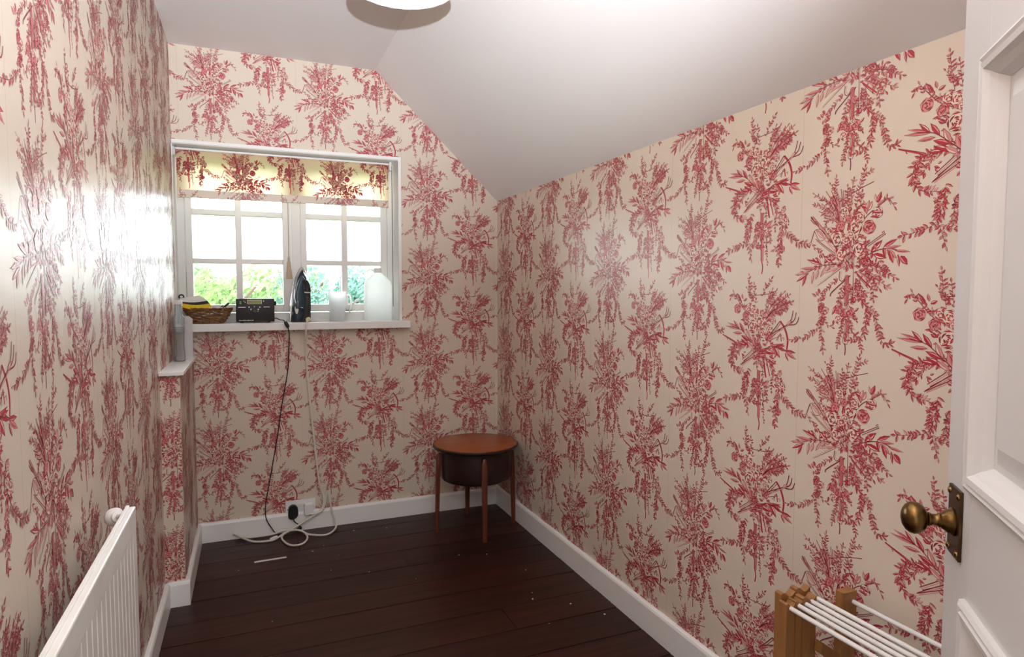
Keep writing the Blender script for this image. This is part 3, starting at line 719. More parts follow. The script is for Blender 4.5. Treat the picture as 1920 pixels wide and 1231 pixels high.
DX0, DX1, DZ1 = -0.30, 0.40, 2.0
prism(bm, [(XL - .1, -.05), (DX0, -.05), (DX0, DZ1), (DX1, DZ1), (DX1, -.05), (XR + .1, -.05), (XR + .1, ZE - .1), (XR, ZE), (XA, ZC), (XL - .1, ZC)], 'y', YF - .10, YF)
wall_front = tag(obj('wall_front', bm, 'paper'), 'papered wall with the doorway', 'wall', kind='structure')
bm = BM()
prism(bm, [(XL - .1, ZC), (XA, ZC), (XR + .1, ZE - (XR + .1 - XR) * (ZC - ZE) / (XR - XA)), (XR + .1, ZE + .10), (XA + .05, ZC + .09), (XL - .1, ZC + .09)], 'y', YF - .1, YB + T)
ceiling = tag(obj('ceiling', bm, 'ceiling'), 'white ceiling, flat on the left and sloping down to the right', 'ceiling', kind='structure')

# landing behind the doorway
bm = BM(); box(bm, -1.0, 1.3, -1.9, YF - .1, -.06, -.001)
tag(obj('floor_landing', bm, 'beech'), 'floor of the landing behind the doorway', 'floor', kind='structure')
bm = BM(); box(bm, -1.0, 1.3, -2.0, -1.9, -.06, 2.4); box(bm, -1.1, -1.0, -2.0, YF - .12, -.06, 2.4); box(bm, 1.3, 1.4, -2.0, YF - .12, -.06, 2.4)
tag(obj('wall_landing', bm, 'ceiling'), 'plain white walls of the landing', 'wall', kind='structure')
bm = BM(); box(bm, -1.1, 1.4, -2.0, YF - .12, 2.4, 2.45)
tag(obj('ceiling_landing', bm, 'ceiling'), 'plain white ceiling of the landing', 'ceiling', kind='structure')

# wallpaper print
print_sheet('printed_pattern', wall_back, (0, YB, 0), (1, 0, 0), (0, -1, 0), (-.152, .598), (.107, .797), .5185, .4385,
            (XL, XR, 0.05, ZC), hole=lambda u, v: (u < WX1 + .004) & (v > WZ0) & (v < WZ1 + .006), seam=.231)
print_sheet('printed_pattern', wall_right, (XR, 0, 0), (0, -1, 0), (-1, 0, 0), (-1.0725, 1.052), (-1.339, 1.250), .5325, .428,
            (-YB, .0, .05, ZE), seam=-1.0725 - .137)
print_sheet('printed_pattern', wall_left, (XL, 0, 0), (0, 1, 0), (1, 0, 0), (1.28, 1.0375), (1.530, 1.2277), .518, .4395,
            (.0, YB, .05, ZC), hole=lambda u, v: (u > BY) & (v < BZ), seam=1.28 - .137)
print_sheet('printed_pattern', wall_boxing, (0, BY, 0), (1, 0, 0), (0, -1, 0), (-.285, .33), (-.025, .53), .5185, .4385, (XL, BX, .05, BZ))
print_sheet('printed_pattern', wall_boxing, (BX, 0, 0), (0, 1, 0), (1, 0, 0), (3.0, .16), (2.80, .28), .5185, .4385, (BY, YB, .05, BZ))

# skirting boards
def skirting(name, pts, axis, a, b, label):
    bm = BM(); prism(bm, pts, axis, a, b)
    return tag(obj(name, bm, 'gloss_white'), label, 'skirting board', kind='structure')
sk = lambda w0, s: [(w0, -.005), (w0 + s * .016, -.005), (w0 + s * .016, .082), (w0 + s * .013, .090), (w0 + s * .008, .094), (w0, .094)]
skirting('baseboard_back', sk(YB, -1), 'x', BX, XR - .001, 'white skirting board below the window wall')
skirting('baseboard_right', [(x, z + (.008 if z > .01 else 0)) for x, z in sk(XR, -1)], 'y', YF, YB, 'white skirting board along the sloping-ceiling wall')
skirting('baseboard_left', sk(XL, 1), 'y', YF, BY, 'white skirting board beside the radiator')
b1 = skirting('baseboard_boxing', sk(BX, 1), 'y', BY, YB - .016, 'white skirting board around the boxed corner')
bm = BM(); prism(bm, sk(BY, -1), 'x', XL, BX + .016); obj('front_board', bm, 'gloss_white', b1)

# little shelf on top of the boxing
bm = BM(); box(bm, XL, -.237, BY - .020, YB - .002, BZ, BZ + .014, bevel=.002)
tag(obj('trim_1', bm, 'gloss_white'), 'small white shelf board capping the boxed corner', 'shelf', kind='structure')

# ------------------------------------------------------------------ window
win = thing('window_1', 'white twin casement window with glazing bars', 'window', (0, YW, 0), kind='structure')
def wbox(name, x0, x1, y0, y1, z0, z1, m='upvc', parent=win, bevel=.002):
    bm = BM(); box(bm, x0, x1, y0 - YW, y1 - YW, z0, z1, bevel=bevel); return obj(name, bm, m, parent)
FX0, FX1, FZ0, FZ1 = XL - .002, .738, 1.062, 1.886
bm = BM()
for a in ((FX0, -.283, FZ0, FZ1), (.694, FX1, FZ0, FZ1), (.203, .246, FZ0, FZ1), (-.283, .694, FZ0, 1.098), (-.283, .694, 1.852, FZ1)):
    box(bm, a[0], a[1], 0, .065, a[2], a[3], bevel=.002)
obj('frame', bm, 'upvc', win)
def sash(x0, x1, panes):
    bm = BM()
    z0, z1 = 1.102, 1.850
    g0, g1 = panes[0][0], panes[-1][1]
    y0 = -.006
    for a in ((x0, g0, z0, z1), (g1, x1, z0, z1), (g0, g1, z0, 1.139), (g0, g1, 1.815, z1)):
        box(bm, a[0], a[1], y0, .045, a[2], a[3], bevel=.003)
    s = obj('sash', bm, 'upvc', win)
    bm = BM(); box(bm, panes[0][1], panes[1][0], y0 + .004, .040, 1.139, 1.815, bevel=.002); obj('glazing_bar', bm, 'upvc', s)
    for za, zb in ((1.342, 1.367), (1.579, 1.606)):
        bm = BM(); box(bm, g0, g1, y0 + .005, .038, za, zb, bevel=.002); obj('glazing_bar', bm, 'upvc', s)
    for px in panes:
        for za, zb in ((1.139, 1.342), (1.367, 1.579), (1.606, 1.815)):
            bm = BM(); box(bm, px[0], px[1], .018, .022, za, zb); obj('pane', bm, 'pane', s)
    return s
sash(-.281, .201, ((-.251, -.060), (-.030, .160)))
s2 = sash(.248, .692, ((.278, .453), (.484, .657)))
# stay with its peg on the right casement
bm = BM(); tube(bm, [(.470, -.030, 1.125), (.545, -.034, 1.165)], .0055, 8); obj('stay_arm', bm, 'upvc', win, True)
bm = BM(); lathe(bm, [(0, -.022), (.009, -.022), (.011, -.012), (.006, 0), (.006, .022)], 14, .466, -.012, axis='y', cz=1.121); obj('stay_peg', bm, 'upvc', win, True)
bm = BM(); box(bm, .452, .50, -.012, -.003, 1.100, 1.109, bevel=.001); obj('stay_plate', bm, 'chrome', win)
# lined reveal, thin architrave, inner sill
bm = BM()
box(bm, WX1 - .004, WX1 + .003, YB - .004 - YW, .05, 1.05, WZ1 - .001)
box(bm, XL + .001, WX1 - .004, YB - .004 - YW, .05, WZ1 - .004, WZ1 + .003)
box(bm, XL - .003, XL + .004, YB + .001 - YW, .01, 1.05, WZ1 - .005)
obj('reveal_lining', bm, 'gloss_white', win)
bm = BM()
box(bm, WX1 - .004, WX1 + .012, YB - .012 - YW, YB + .004 - YW, 1.05, WZ1 + .014, bevel=.002)
box(bm, XL + .001, WX1 - .004, YB - .012 - YW, YB + .004 - YW, WZ1 - .002, WZ1 + .014, bevel=.002)
obj('architrave', bm, 'gloss_white', win)
bm = BM()
box(bm, XL + .001, .777, YB - .060 - YW, YB - YW, 1.016, 1.052, bevel=.003)
box(bm, XL - .004, WX1 + .003, YB - .002 - YW, .07, 1.031, 1.052)
obj('window_sill', bm, 'gloss_white', win)
bm = BM(); box(bm, XL - .01, WX1 + .02, .0, .12, 1.0, 1.063); obj('outer_sill', bm, 'upvc', win)

# ------------------------------------------------------------------ door, swung open beside the camera
DA = R(42.5)
P0 = Vector((0.8727, 0.5603, 0))
DW, DT, DH = 0.70, 0.040, 1.985
ddir = Vector((math.sin(DA), math.cos(DA), 0))
hinge = P0 - ddir * DW
door = thing('door_1', 'white panelled door standing open with a brass knob', 'door', (hinge.x, hinge.y, 0.008), PI / 2 - DA, kind='structure')
# local x runs from the hinge to the free edge; the face we see is local +y = 0, the leaf lies in -y
def dbox(bm, x0, x1, z0, z1, y0=-DT, y1=0.0, bevel=.0015): box(bm, x0, x1, y0, y1, z0, z1, bevel=bevel)
ST = .098
cols = ((ST, .305), (.395, DW - ST))
rows = ((.22, .800), (.962, 1.460), (1.580, 1.865))
for a, b in ((0, ST), (DW - ST, DW)):
    bm = BM(); dbox(bm, a, b, 0, DH); obj('stile', bm, 'door', door)
zr = [0] + [v for r_ in rows for v in r_] + [DH]
for a, b in zip(zr[0::2], zr[1::2]):
    bm = BM(); dbox(bm, ST, DW - ST, a, b, bevel=0); obj('rail', bm, 'door', door)
for r_ in rows:
    bm = BM(); dbox(bm, .305, .395, r_[0], r_[1], bevel=0); obj('muntin', bm, 'door', door)
def ring_profile(bm, x0, x1, z0, z1, prof):
    """frame moulding: prof = list of (inset, y); mitred rectangular rings"""
    rings = []
    for ins, y in prof:
        rings.append([bm.verts.new(p) for p in ((x0 + ins, y, z0 + ins), (x1 - ins, y, z0 + ins), (x1 - ins, y, z1 - ins), (x0 + ins, y, z1 - ins))])
    n = len(rings)
    for i in range(n):
        A, B_ = rings[i], rings[(i + 1) % n]
        for k in range(4):
            bm.faces.new((A[k], A[(k + 1) % 4], B_[(k + 1) % 4], B_[k]))
for (x0, x1) in cols:
    for (z0, z1) in rows:
        bm = BM()
        f = .055
        sec = []
        for ins, y in ((0, -.014), (.032, -.014), (f, -.006), (f + .001, -.006)):
            sec.append([(x0 + ins, y, z0 + ins), (x1 - ins, y, z0 + ins), (x1 - ins, y, z1 - ins), (x0 + ins, y, z1 - ins)])
        back = [(x0, -.030, z0), (x1, -.030, z0), (x1, -.030, z1), (x0, -.030, z1)]
        loft(bm, [back] + sec)
        p = obj('panel', bm, 'door', door)
        bm = BM()
        ring_profile(bm, x0 - .012, x1 + .012, z0 - .012, z1 + .012, [(0, -.001), (.001, .006), (.006, .009), (.011, .006), (.013, .010), (.020, .009), (.024, .003), (.030, -.003), (.036, -.013), (.036, -.016), (.0, -.003)])
        obj('moulding', bm, 'door', p)
# knob, rose and backplate
KX, KZ = DW - .046, .895
bm = BM(); box(bm, KX - .0235, KX + .0235, 0, .004, KZ - .045, KZ + .045, bevel=.001)
kp = obj('knob_plate', bm, 'brass_plate', door)
for sx in (-.017, .017):
    for sz in (-.037, .037):
        bm = BM(); lathe(bm, [(0.0045, 0), (.0042, .0015), (.002, .0028), (0, .003)], 12, KX + sx, .004, axis='y', cz=KZ + sz); obj('screw', bm, 'brass', kp, True)
bm = BM()
lathe(bm, [(r_ * .80, h_ * .70) for r_, h_ in [(.021, .003), (.0225, .006), (.0225, .009), (.0195, .012), (.0190, .016), (.0150, .021), (.0115, .026), (.0120, .029), (.0095, .032), (.0090, .040), (.0110, .043), (.0115, .046), (.0090, .048),
           (.0160, .050), (.0215, .055), (.0250, .062), (.0262, .069), (.0250, .076), (.0205, .083), (.0130, .088), (.0060, .090), (0, .0903)]], 40, KX, 0, axis='y', cz=KZ)
obj('knob', bm, 'brass', door, True)
bm = BM(); box(bm, KX - .0235, KX + .0235, -DT - .004, -DT, KZ - .045, KZ + .045, bevel=.001); obj('back_plate', bm, 'brass_plate', door)
for hz in (.22, 1.0, 1.75):
    bm = BM(); lathe(bm, [(.007, -.04), (.007, .04)], 10, -.004, -.044, cz=hz); obj('hinge', bm, 'brass_plate', door)

# ------------------------------------------------------------------ outside
bm = BM(); box(bm, -60, 60, 3.9, 90, -2.75, -2.70)
tag(obj('ground', bm, 'grass'), 'lawn outside far below the window', 'ground', kind='structure')
def tree(x, y, h, r, mleaf, seed, label, n=4200):
    t = thing('tree', label, 'tree', (x, y, -2.7), 0, 'trees outside the window')
    rr = random.Random(seed)
    bm = BM()
    tube(bm, smooth_path([(0, 0, -.02), (.05, 0, h * .25), (-.05, .05, h * .5), (0, 0, h * .8)]), .09, 7)
    for k in range(7):
        a = k * 2.4; z = h * (.3 + .07 * k)
        tube(bm, [(0, 0, z), (r * .4 * math.cos(a), r * .4 * math.sin(a), z + h * .12), (r * .7 * math.cos(a), r * .7 * math.sin(a), z + h * .2)], .03, 5)
    obj('trunk', bm, 'bark', t)
    lumps = []
    for k in range(22):
        a = rr.uniform(0, 2 * PI); q = rr.uniform(.2, .8)
        lumps.append((q * r * math.cos(a), q * r * math.sin(a), h * rr.uniform(.30, .86), r * rr.uniform(.3, .48)))
    vs = []; fs = []
    for k in range(n):
        lx, ly, lz, lr = rr.choice(lumps)
        d = Vector((rr.gauss(0, 1), rr.gauss(0, 1), rr.gauss(0, 1))).normalized()
        p = Vector((lx, ly, lz)) + d * lr * rr.uniform(.7, 1.05)
        a = (d + Vector((rr.uniform(-.8, .8), rr.uniform(-.8, .8), rr.uniform(-.8, .8)))).normalized()
        u = a.orthogonal().normalized(); v = a.cross(u)
        s = rr.uniform(.05, .11)
        i = len(vs)
        vs += [p + u * s, p + v * s * .5 + a * s * .15, p - u * s, p - v * s * .5 + a * s * .15]
        fs.append((i, i + 1, i + 2, i + 3))
    me = bpy.data.meshes.new('crown'); me.from_pydata(vs, [], fs); me.materials.append(M[mleaf])
    o = bpy.data.objects.new('crown', me); COL.objects.link(o); o.parent = t; tag(o, kind='stuff')
tree(-.6, 13.5, 4.72, 1.2, 'leaf_c', 1, 'pale yellow-green tree outside, seen through the lower left pane')
tree(.9, 16.2, 4.86, 1.25, 'leaf_b', 2, 'blue-green tree outside, seen above the radio')
tree(2.9, 19.0, 4.95, 1.3, 'leaf_b', 3, 'bluish tree outside, seen to the right of the iron')
tree(-2.0, 21.7, 5.1, 1.3, 'leaf_a', 4, 'mid-green tree outside at the left edge of the window')
tree(1.6, 24.4, 5.25, 1.3, 'leaf_a', 5, 'mid-green tree outside, farthest back of all the trees')

# ------------------------------------------------------------------ blind
YBL = 3.400
bl = thing('window_blind', 'cream and crimson toile blind half rolled up over the window', 'blind', (0, YBL, 1.60))
BX0, BX1, BT, BH, BB = -.306, .692, 1.872, 1.684, 1.648
def bloc(z): return z - 1.60
bm = BM(); lathe(bm, [(.013, BX0 + .002), (.013, BX1 - .002)], 16, axis='x', cy=.004, cz=bloc(1.871)); obj('roller', bm, 'gloss_white', bl, True)
def cloth_y(x, z): return .0025 * math.sin(9 * x + 1) * (1 - (z - BH) / (BT - BH)) - .012
bm = BM()
nx = 48
grid = [[bm.verts.new((BX0 + (BX1 - BX0) * i / nx, cloth_y(BX0 + (BX1 - BX0) * i / nx, BH + (BT - BH) * j / 6), bloc(BH + (BT - BH) * j / 6))) for i in range(nx + 1)] for j in range(7)]
for j in range(6):
    for i in range(nx):
        bm.faces.new((grid[j][i], grid[j][i + 1], grid[j + 1][i + 1], grid[j + 1][i]))
cl = obj('cloth', bm, 'blind', bl, True)
bm = BM(); box(bm, BX0, BX1, -.016, -.008, bloc(BB), bloc(BH + .001), bevel=.002); hem = obj('hem_pocket', bm, 'paper', bl)
bm = BM(); box(bm, BX0 - .001, BX1 + .001, -.019, -.013, bloc(BT - .002), bloc(BT + .006)); obj('head_batten', bm, 'gloss_white', bl)
pr = print_sheet('printed_pattern', cl, (0, -.0160, -1.60), (1, 0, 0), (0, -1, 0), (-.020, 1.518), (-.252, 1.690), .451, .3814, (BX0 + .001, BX1 - .001, BH, BT - .002), mats=('b_dark', 'b_red', 'b_pink', 'b_cream', 'b_cream'))
pr2 = print_sheet('printed_pattern', hem, (0, -.0163, -1.60), (1, 0, 0), (0, -1, 0), (-.020, 1.518), (-.252, 1.690), .451, .3814, (BX0 + .001, BX1 - .001, BB, BH))
for xx, nm in ((XL + .006, 'bracket'), (.700, 'bracket')):
    bm = BM(); box(bm, xx - .005, xx + .007, -.022, .020, bloc(1.842), bloc(1.886), bevel=.002); obj(nm, bm, 'chrome' if xx < 0 else 'upvc', bl)
bm = BM()
for sy, zl in ((-.016, 1.335), (-.010, 1.125)):
    z = 1.866
    while z > zl:
        bmesh.ops.create_icosphere(bm, subdivisions=1, radius=.0026, matrix=Matrix.Translation((.709 + (sy + .016) * .2, sy, bloc(z))))
        z -= .0052
    tube(bm, [(.709 + (sy + .016) * .2, sy, bloc(1.866)), (.709 + (sy + .016) * .2, sy, bloc(zl))], .0009, 5)
obj('bead_chain', bm, 'chain', bl)
bm = BM(); tube(bm, smooth_path([(.186, -.014, bloc(1.650)), (.186, -.016, bloc(1.55)), (.185, -.015, bloc(1.36))]), .0020, 6); pc = obj('pull_cord', bm, 'tassel', bl, True)
bm = BM(); lathe(bm, [(.002, .112), (.0045, .108), (.0055, .098), (.0050, .088), (.0078, .084), (.0105, .060), (.0135, .030), (.0165, 0), (.0, 0)], 18, .185, -.016, cz=bloc(1.268), wobble=lambda a, h: .05 * math.sin(9 * a)); obj('tassel', bm, 'tassel', pc, True)

# ------------------------------------------------------------------ radio and its lead
SILL = 1.052
rd = thing('radio', 'small black portable radio with olive display on the sill', 'radio', (.024, 3.335, SILL))
W2 = .0875
bm = BM(); box(bm, -W2, W2, 0, .055, .005, .119, bevel=.005); body = obj('body', bm, 'black_plastic', rd, True)
def rbox(name, x0, x1, z0, z1, m, y0=-.0022, y1=.001, parent=rd, bevel=.0006):
    bm = BM(); box(bm, x0, x1, y0, y1, z0, z1, bevel=bevel); return obj(name, bm, m, parent)
dsp = rbox('display', -.036, .030, .092, .112, 'lcd_rim')
rbox('screen', -.0335, .0275, .0942, .1098, 'lcd', -.0032, -.001, dsp)
for a, b in ((-.066, .1025), (-.066, .0945)): rbox('green_key', a - .004, a + .004, b - .0024, b + .0024, 'green_key')
def rknob(name, x, z, r, m, h=.003, seg=16):
    bm = BM(); lathe(bm, [(r, .001), (r, -h * .7), (r * .8, -h), (0, -h)], seg, x, 0, axis='y', cz=z); return obj(name, bm, m, rd, True)
for x, z, r in ((-.051, .106, .0022), (-.045, .101, .0024), (.038, .106, .0032), (-.028, .077, .0036), (-.020, .066, .0036), (.0205, .077, .0036), (.0135, .066, .0036), (.0115, .056, .0024), (-.004, .079, .0026)):
    rknob('button', x, z, r, 'white_plastic')
rbox('printed_mark', -.077, -.043, .0745, .0785, 'white_plastic', -.0012)
rbox('printed_mark', .038, .066, .0755, .0790, 'white_plastic', -.0012)
xx = -.074
for k, w in enumerate((.004, .006, .003, .007, .005, .004, .008, .005, .004, .006)):
    rbox('printed_mark', xx, xx + w, .0115, .0150 - .0006 * (k % 3), 'white_plastic', -.0012, bevel=0)
    xx += w + .0014
d = rknob('dial', -.003, .053, .0115, 'dark_grey', .006, 24)
bm = BM()
for q in range(5):
    r_ = .007 + q * .0045
    tube(bm, [(-.048 + r_ * math.cos(a), -.0006, .046 + r_ * math.sin(a)) for a in (2 * PI * k / 28 for k in range(28))], .0007, 5, True)
obj('speaker_grille', bm, 'dark_grey', rd, True)
bm = BM()
for q in range(11):
    tube(bm, [(.030 + q * .005, -.0004, .018), (.030 + q * .005, -.0004, .064)], .0006, 5)
obj('side_grille', bm, 'dark_grey', rd, True)
bm = BM(); lathe(bm, [(.010, 0), (.011, .002), (.011, .008), (.009, .010), (0, .010)], 18, W2 - .001, .026, axis='x', cz=.095, wobble=lambda a, h: .03 * math.sin(10 * a)); obj('side_knob', bm, 'black_plastic', rd, True)
for x in (-.06, .06):
    bm = BM(); box(bm, x - .008, x + .008, .006, .05, 0, .007, bevel=.001); obj('foot', bm, 'black_plastic', rd)

ld = thing('radio_lead', 'thin black mains lead hanging from the radio to the left socket', 'cable', (.13, 3.31, .0))
lo = Vector(ld.location)
def rel(pts, o): return [Vector(p) - o for p in pts]
bm = BM()
tube(bm, rel(smooth_path([(.111, 3.372, 1.072), (.124, 3.368, 1.071), (.134, 3.330, 1.066), (.148, 3.276, 1.066), (.156, 3.263, 1.058)]), lo), .0024, 7)
tube(bm, rel(smooth_path([(.168, 3.258, 1.032), (.174, 3.268, 1.0), (.175, 3.318, .950), (.168, 3.318, .825), (.140, 3.318, .667), (.106, 3.318, .456), (.070, 3.318, .259), (.051, 3.316, .154), (.051, 3.308, .090), (.074, 3.304, .038), (.100, 3.295, .006), (.149, 3.262, .0045), (.185, 3.280, .006), (.200, 3.296, .012)]), lo), .0024, 7)
tube(bm, rel(smooth_path([(.214, 3.303, .020), (.200, 3.308, .036), (.184, 3.306, .052), (.177, 3.302, .072)]), lo), .0024, 7)
obj('flex', bm, 'cord_black', ld, True)
def pod(name, a, b, r, m, parent, o, seg=12):
    a = Vector(a); b = Vector(b); bm = BM()
    tube(bm, [a - o + (b - a) * t for t in (0, .06, .25, .5, .75, .94, 1)], [r * .5, r * .85, r, r, r, r * .8, r * .45], seg)
    return obj(name, bm, m, parent, True)
pod('connector', (.156, 3.263, 1.060), (.170, 3.256, 1.030), .0085, 'black_plastic', ld, lo)
pod('ferrite_bead', (.196, 3.294, .012), (.216, 3.302, .022), .0095, 'black_plastic', ld, lo)
bm = BM()
pts = [(.154, .082), (.158, .070), (.170, .064), (.184, .066), (.196, .074), (.202, .088), (.201, .116), (.196, .128), (.184, .136), (.168, .134), (.157, .124)]
prism(bm, [(x - lo.x, z) for x, z in pts], 'y', 3.326 - lo.y, 3.300 - lo.y)
bmesh.ops.bevel(bm, geom=bm.edges[:], offset=.0025, segments=2, affect='EDGES')
obj('plug', bm, 'black_plastic', ld, True)

# ------------------------------------------------------------------ double socket
so = thing('double_socket', 'white double wall socket above the skirting board', 'socket', (.215, YB, .110))
bm = BM(); box(bm, -.072, .072, -.009, 0, -.043, .043, bevel=.003); obj('plate', bm, 'white_plastic', so, True)
for x in (-.011, .004):
    bm = BM(); prism(bm, [(-.009, .008), (-.009, .028), (-.0135, .028), (-.0105, .008)], 'x', x - .005, x + .005); obj('rocker_switch', bm, 'white_plastic', so)
for x in (-.062, .062):
    bm = BM(); lathe(bm, [(.003, -.0088), (.003, -.0098), (0, -.0098)], 10, x, 0, axis='y'); obj('screw', bm, 'chrome', so)

# ------------------------------------------------------------------ steam iron with its flex
ir = thing('steam_iron', 'slate blue steam iron standing on its heel on the sill', 'iron', (.243, 3.36, SILL), R(13))
def tear(w, h, z0, lean=0.0, n=15):
    """pointed-arch outline in x,z: flat heel, curved sides, tip on top"""
    L = []
    for i in range(n + 1):
        t = i / n
        hw = w * (1 - t ** 2.2) ** .62 if t < 1 else 0
        L.append((hw, z0 + h * t))
    right = [(x + lean * (z - z0), z) for x, z in L]
    left = [(-x + lean * (z - z0), z) for x, z in L[-2::-1]]
    return right + left
bm = BM()
loft(bm, [[(x, y, z) for x, z in tear(w, h, z0, .05)] for y, w, h, z0 in ((.046, .050, .276, .002), (.044, .0535, .280, 0), (.036, .0535, .280, 0), (.034, .051, .276, .002))])
obj('soleplate', bm, 'pale_steel', ir, True)
bm = BM()
loft(bm, [[(x, y, z) for x, z in tear(w, h, z0, .05)] for y, w, h, z0 in ((.034, .0475, .262, .001), (.030, .049, .264, .001), (.016, .0475, .255, .0005), (.002, .043, .240, 0), (-.008, .036, .222, .004), (-.012, .026, .20, .010))])
obj('shell', bm, 'slate', ir, True)
bm = BM()
loft(bm, [[(x - .006, y, z) for x, z in tear(w, h, z0, .05)] for y, w, h, z0 in ((.004, .034, .175, .060), (-.010, .032, .168, .064), (-.0165, .027, .155, .070), (-.0185, .018, .13, .078))])
obj('water_tank', bm, 'tank', ir, True)
bm = BM(); tube(bm, smooth_path([(-.038, -.0105, .165), (-.041, -.010, .130), (-.034, -.012, .095), (-.018, -.014, .078), (.0, -.018, .070)]), .0024, 7); obj('trim_line', bm, 'pale_steel', ir, True)
bm = BM(); bmesh.ops.create_uvsphere(bm, u_segments=16, v_segments=10, radius=1, matrix=Matrix.Translation((-.029, -.008, .066)) @ Matrix.Diagonal((.010, .006, .026, 1))); obj('side_badge', bm, 'white_plastic', ir, True)
def strap(bm, path, wx, wy):
    P = smooth_path(path, 5); secs = []
    for i, p in enumerate(P):
        t = i / (len(P) - 1)
        a = wx(t); b = wy(t)
        secs.append([(p.x + a * math.copysign(abs(math.cos(q)) ** .7, math.cos(q)), p.y + b * math.copysign(abs(math.sin(q)) ** .7, math.sin(q)), p.z) for q in (2 * PI * k / 16 for k in range(16))])
    loft(bm, secs)
bm = BM(); strap(bm, [(.010, -.034, .004), (.010, -.046, .035), (.011, -.054, .075), (.012, -.056, .120), (.012, -.052, .150)], lambda t: .0135 + .004 * (1 - t) ** 2, lambda t: .011)
h = obj('handle', bm, 'dark_grey', ir, True)
bm = BM(); strap(bm, [(.012, -.052, .150), (.012, -.046, .166), (.012, -.034, .186), (.012, -.018, .205), (.012, -.004, .214)], lambda t: .0155 + .002 * math.sin(PI * t) - .008 * t ** 3, lambda t: .016 + .006 * math.sin(PI * t) - .006 * t ** 3)
obj('handle_head', bm, 'black_plastic', ir, True)
bm = BM(); strap(bm, [(.012, -.0535, .146), (.012, -.0535, .1515)], lambda t: .0162, lambda t: .0140); obj('white_band', bm, 'white_plastic', h, True)
bm = BM(); strap(bm, [(.012, -.0562, .128), (.012, -.0560, .142)], lambda t: .0100, lambda t: .0118); obj('thumb_key', bm, 'black_plastic', h, True)
bm = BM(); strap(bm, [(.010, -.010, .002), (.010, -.020, .022), (.010, -.030, .030)], lambda t: .024 - .008 * t, lambda t: .030 - .012 * t); obj('heel', bm, 'slate', ir, True)
bm = BM(); lathe(bm, [(.0125, -.046), (.013, -.050), (.011, -.056), (.007, -.059), (.006, -.064), (.0, -.064)], 18, .014, 0, axis='y', cz=.014); obj('cord_collar', bm, 'yellow_white', ir, True)
Mi = (Matrix.Translation(ir.location) @ Matrix.Rotation(R(13), 4, 'Z')).inverted()
cord = [(.271, 3.300, 1.065), (.262, 3.280, 1.062), (.256, 3.264, 1.048), (.253, 3.261, 1.020), (.251, 3.266, .990), (.252, 3.300, .930), (.258, 3.316, .794), (.273, 3.318, .604), (.292, 3.318, .384), (.308, 3.318, .231),
        (.327, 3.310, .162), (.312, 3.302, .097), (.245, 3.296, .058), (.168, 3.292, .020), (.121, 3.251, .006), (.131, 3.166, .006), (.164, 3.113, .006), (.210, 3.120, .006), (.236, 3.190, .006), (.221, 3.270, .007),
        (.176, 3.296, .014), (.136, 3.268, .014), (.098, 3.233, .008), (.061, 3.215, .006), (-.010, 3.237, .006), (-.068, 3.300, .014), (-.096, 3.304, .034), (-.041, 3.300, .008), (.027, 3.294, .006), (.091, 3.292, .010),
        (.124, 3.290, .020), (.157, 3.284, .019), (.207, 3.272, .016), (.246, 3.227, .006), (.318, 3.190, .006), (.366, 3.235, .006), (.385, 3.298, .016), (.366, 3.306, .079), (.355, 3.312, .158), (.348, 3.314, .188),
        (.338, 3.310, .160), (.322, 3.300, .100), (.292, 3.298, .083), (.268, 3.300, .082), (.256, 3.301, .084)]
bm = BM(); tube(bm, [Mi @ p for p in smooth_path(cord, 7)], .0048, 8); fx = obj('flex', bm, 'cord_white', ir, True)
bm = BM()
pp = [(.230, .080), (.236, .074), (.270, .074), (.277, .080), (.278, .124), (.272, .134), (.234, .134), (.229, .124)]
A_ = [[(x, 3.326, z) for x, z in pp], [(x, 3.312, z) for x, z in pp], [(.2535 + (x - .2535) * .86, 3.303, .104 + (z - .104) * .86) for x, z in pp], [(.2535 + (x - .2535) * .6, 3.301, .104 + (z - .104) * .6) for x, z in pp]]
loft(bm, [[tuple(Mi @ Vector(p)) for p in s] for s in A_]); obj('plug', bm, 'white_plastic', ir, True)
bm = BM(); tube(bm, [Mi @ Vector(p) for p in ((.098, 3.232, .014), (.085, 3.226, .014), (.066, 3.218, .012))], [.007, .0075, .006], 8); obj('cable_tie', bm, 'white_plastic', fx, True)

# ------------------------------------------------------------------ wicker basket and what lies in it
bk = thing('wicker_basket', 'shallow brown wicker basket at the left end of the sill', 'basket', (-.185, 3.362, SILL))
def oval(rx, ry, z, n=72, wave=0.0, ph=0.0, lobes=16):
    return [((rx + wave * math.sin(lobes * a + ph)) * math.cos(a), (ry + wave * math.sin(lobes * a + ph)) * math.sin(a), z + .0015 * math.sin(lobes * a + ph + 1)) for a in (2 * PI * k / n for k in range(n))]
bm = BM()
NR = 9
for k in range(NR):
    t = k / (NR - 1)
    tube(bm, oval(.066 + .038 * t ** .8, .045 + .022 * t ** .8, .006 + .064 * t, 72, .0042, k * PI + .5 * k, 10), .0041, 6, True)
obj('woven_side', bm, 'cane', bk, True)
bm = BM()
for k in range(16):
    a = 2 * PI * (k + .25) / 16
    tube(bm, [((.066 + .038 * t ** .8) * math.cos(a), (.045 + .022 * t ** .8) * math.sin(a), .004 + .068 * t) for t in (0, .25, .5, .75, 1)], .0026, 5)
obj('stakes', bm, 'cane', bk, True)
bm = BM(); loft(bm, [oval(.066, .045, .0015, 36), oval(.066, .045, .005, 36)]); obj('base', bm, 'cane', bk)
bm = BM(); tube(bm, oval(.106, .069, .0725, 72, .001, 0, 24), .0042, 7, True); obj('rim', bm, 'cane', bk, True)
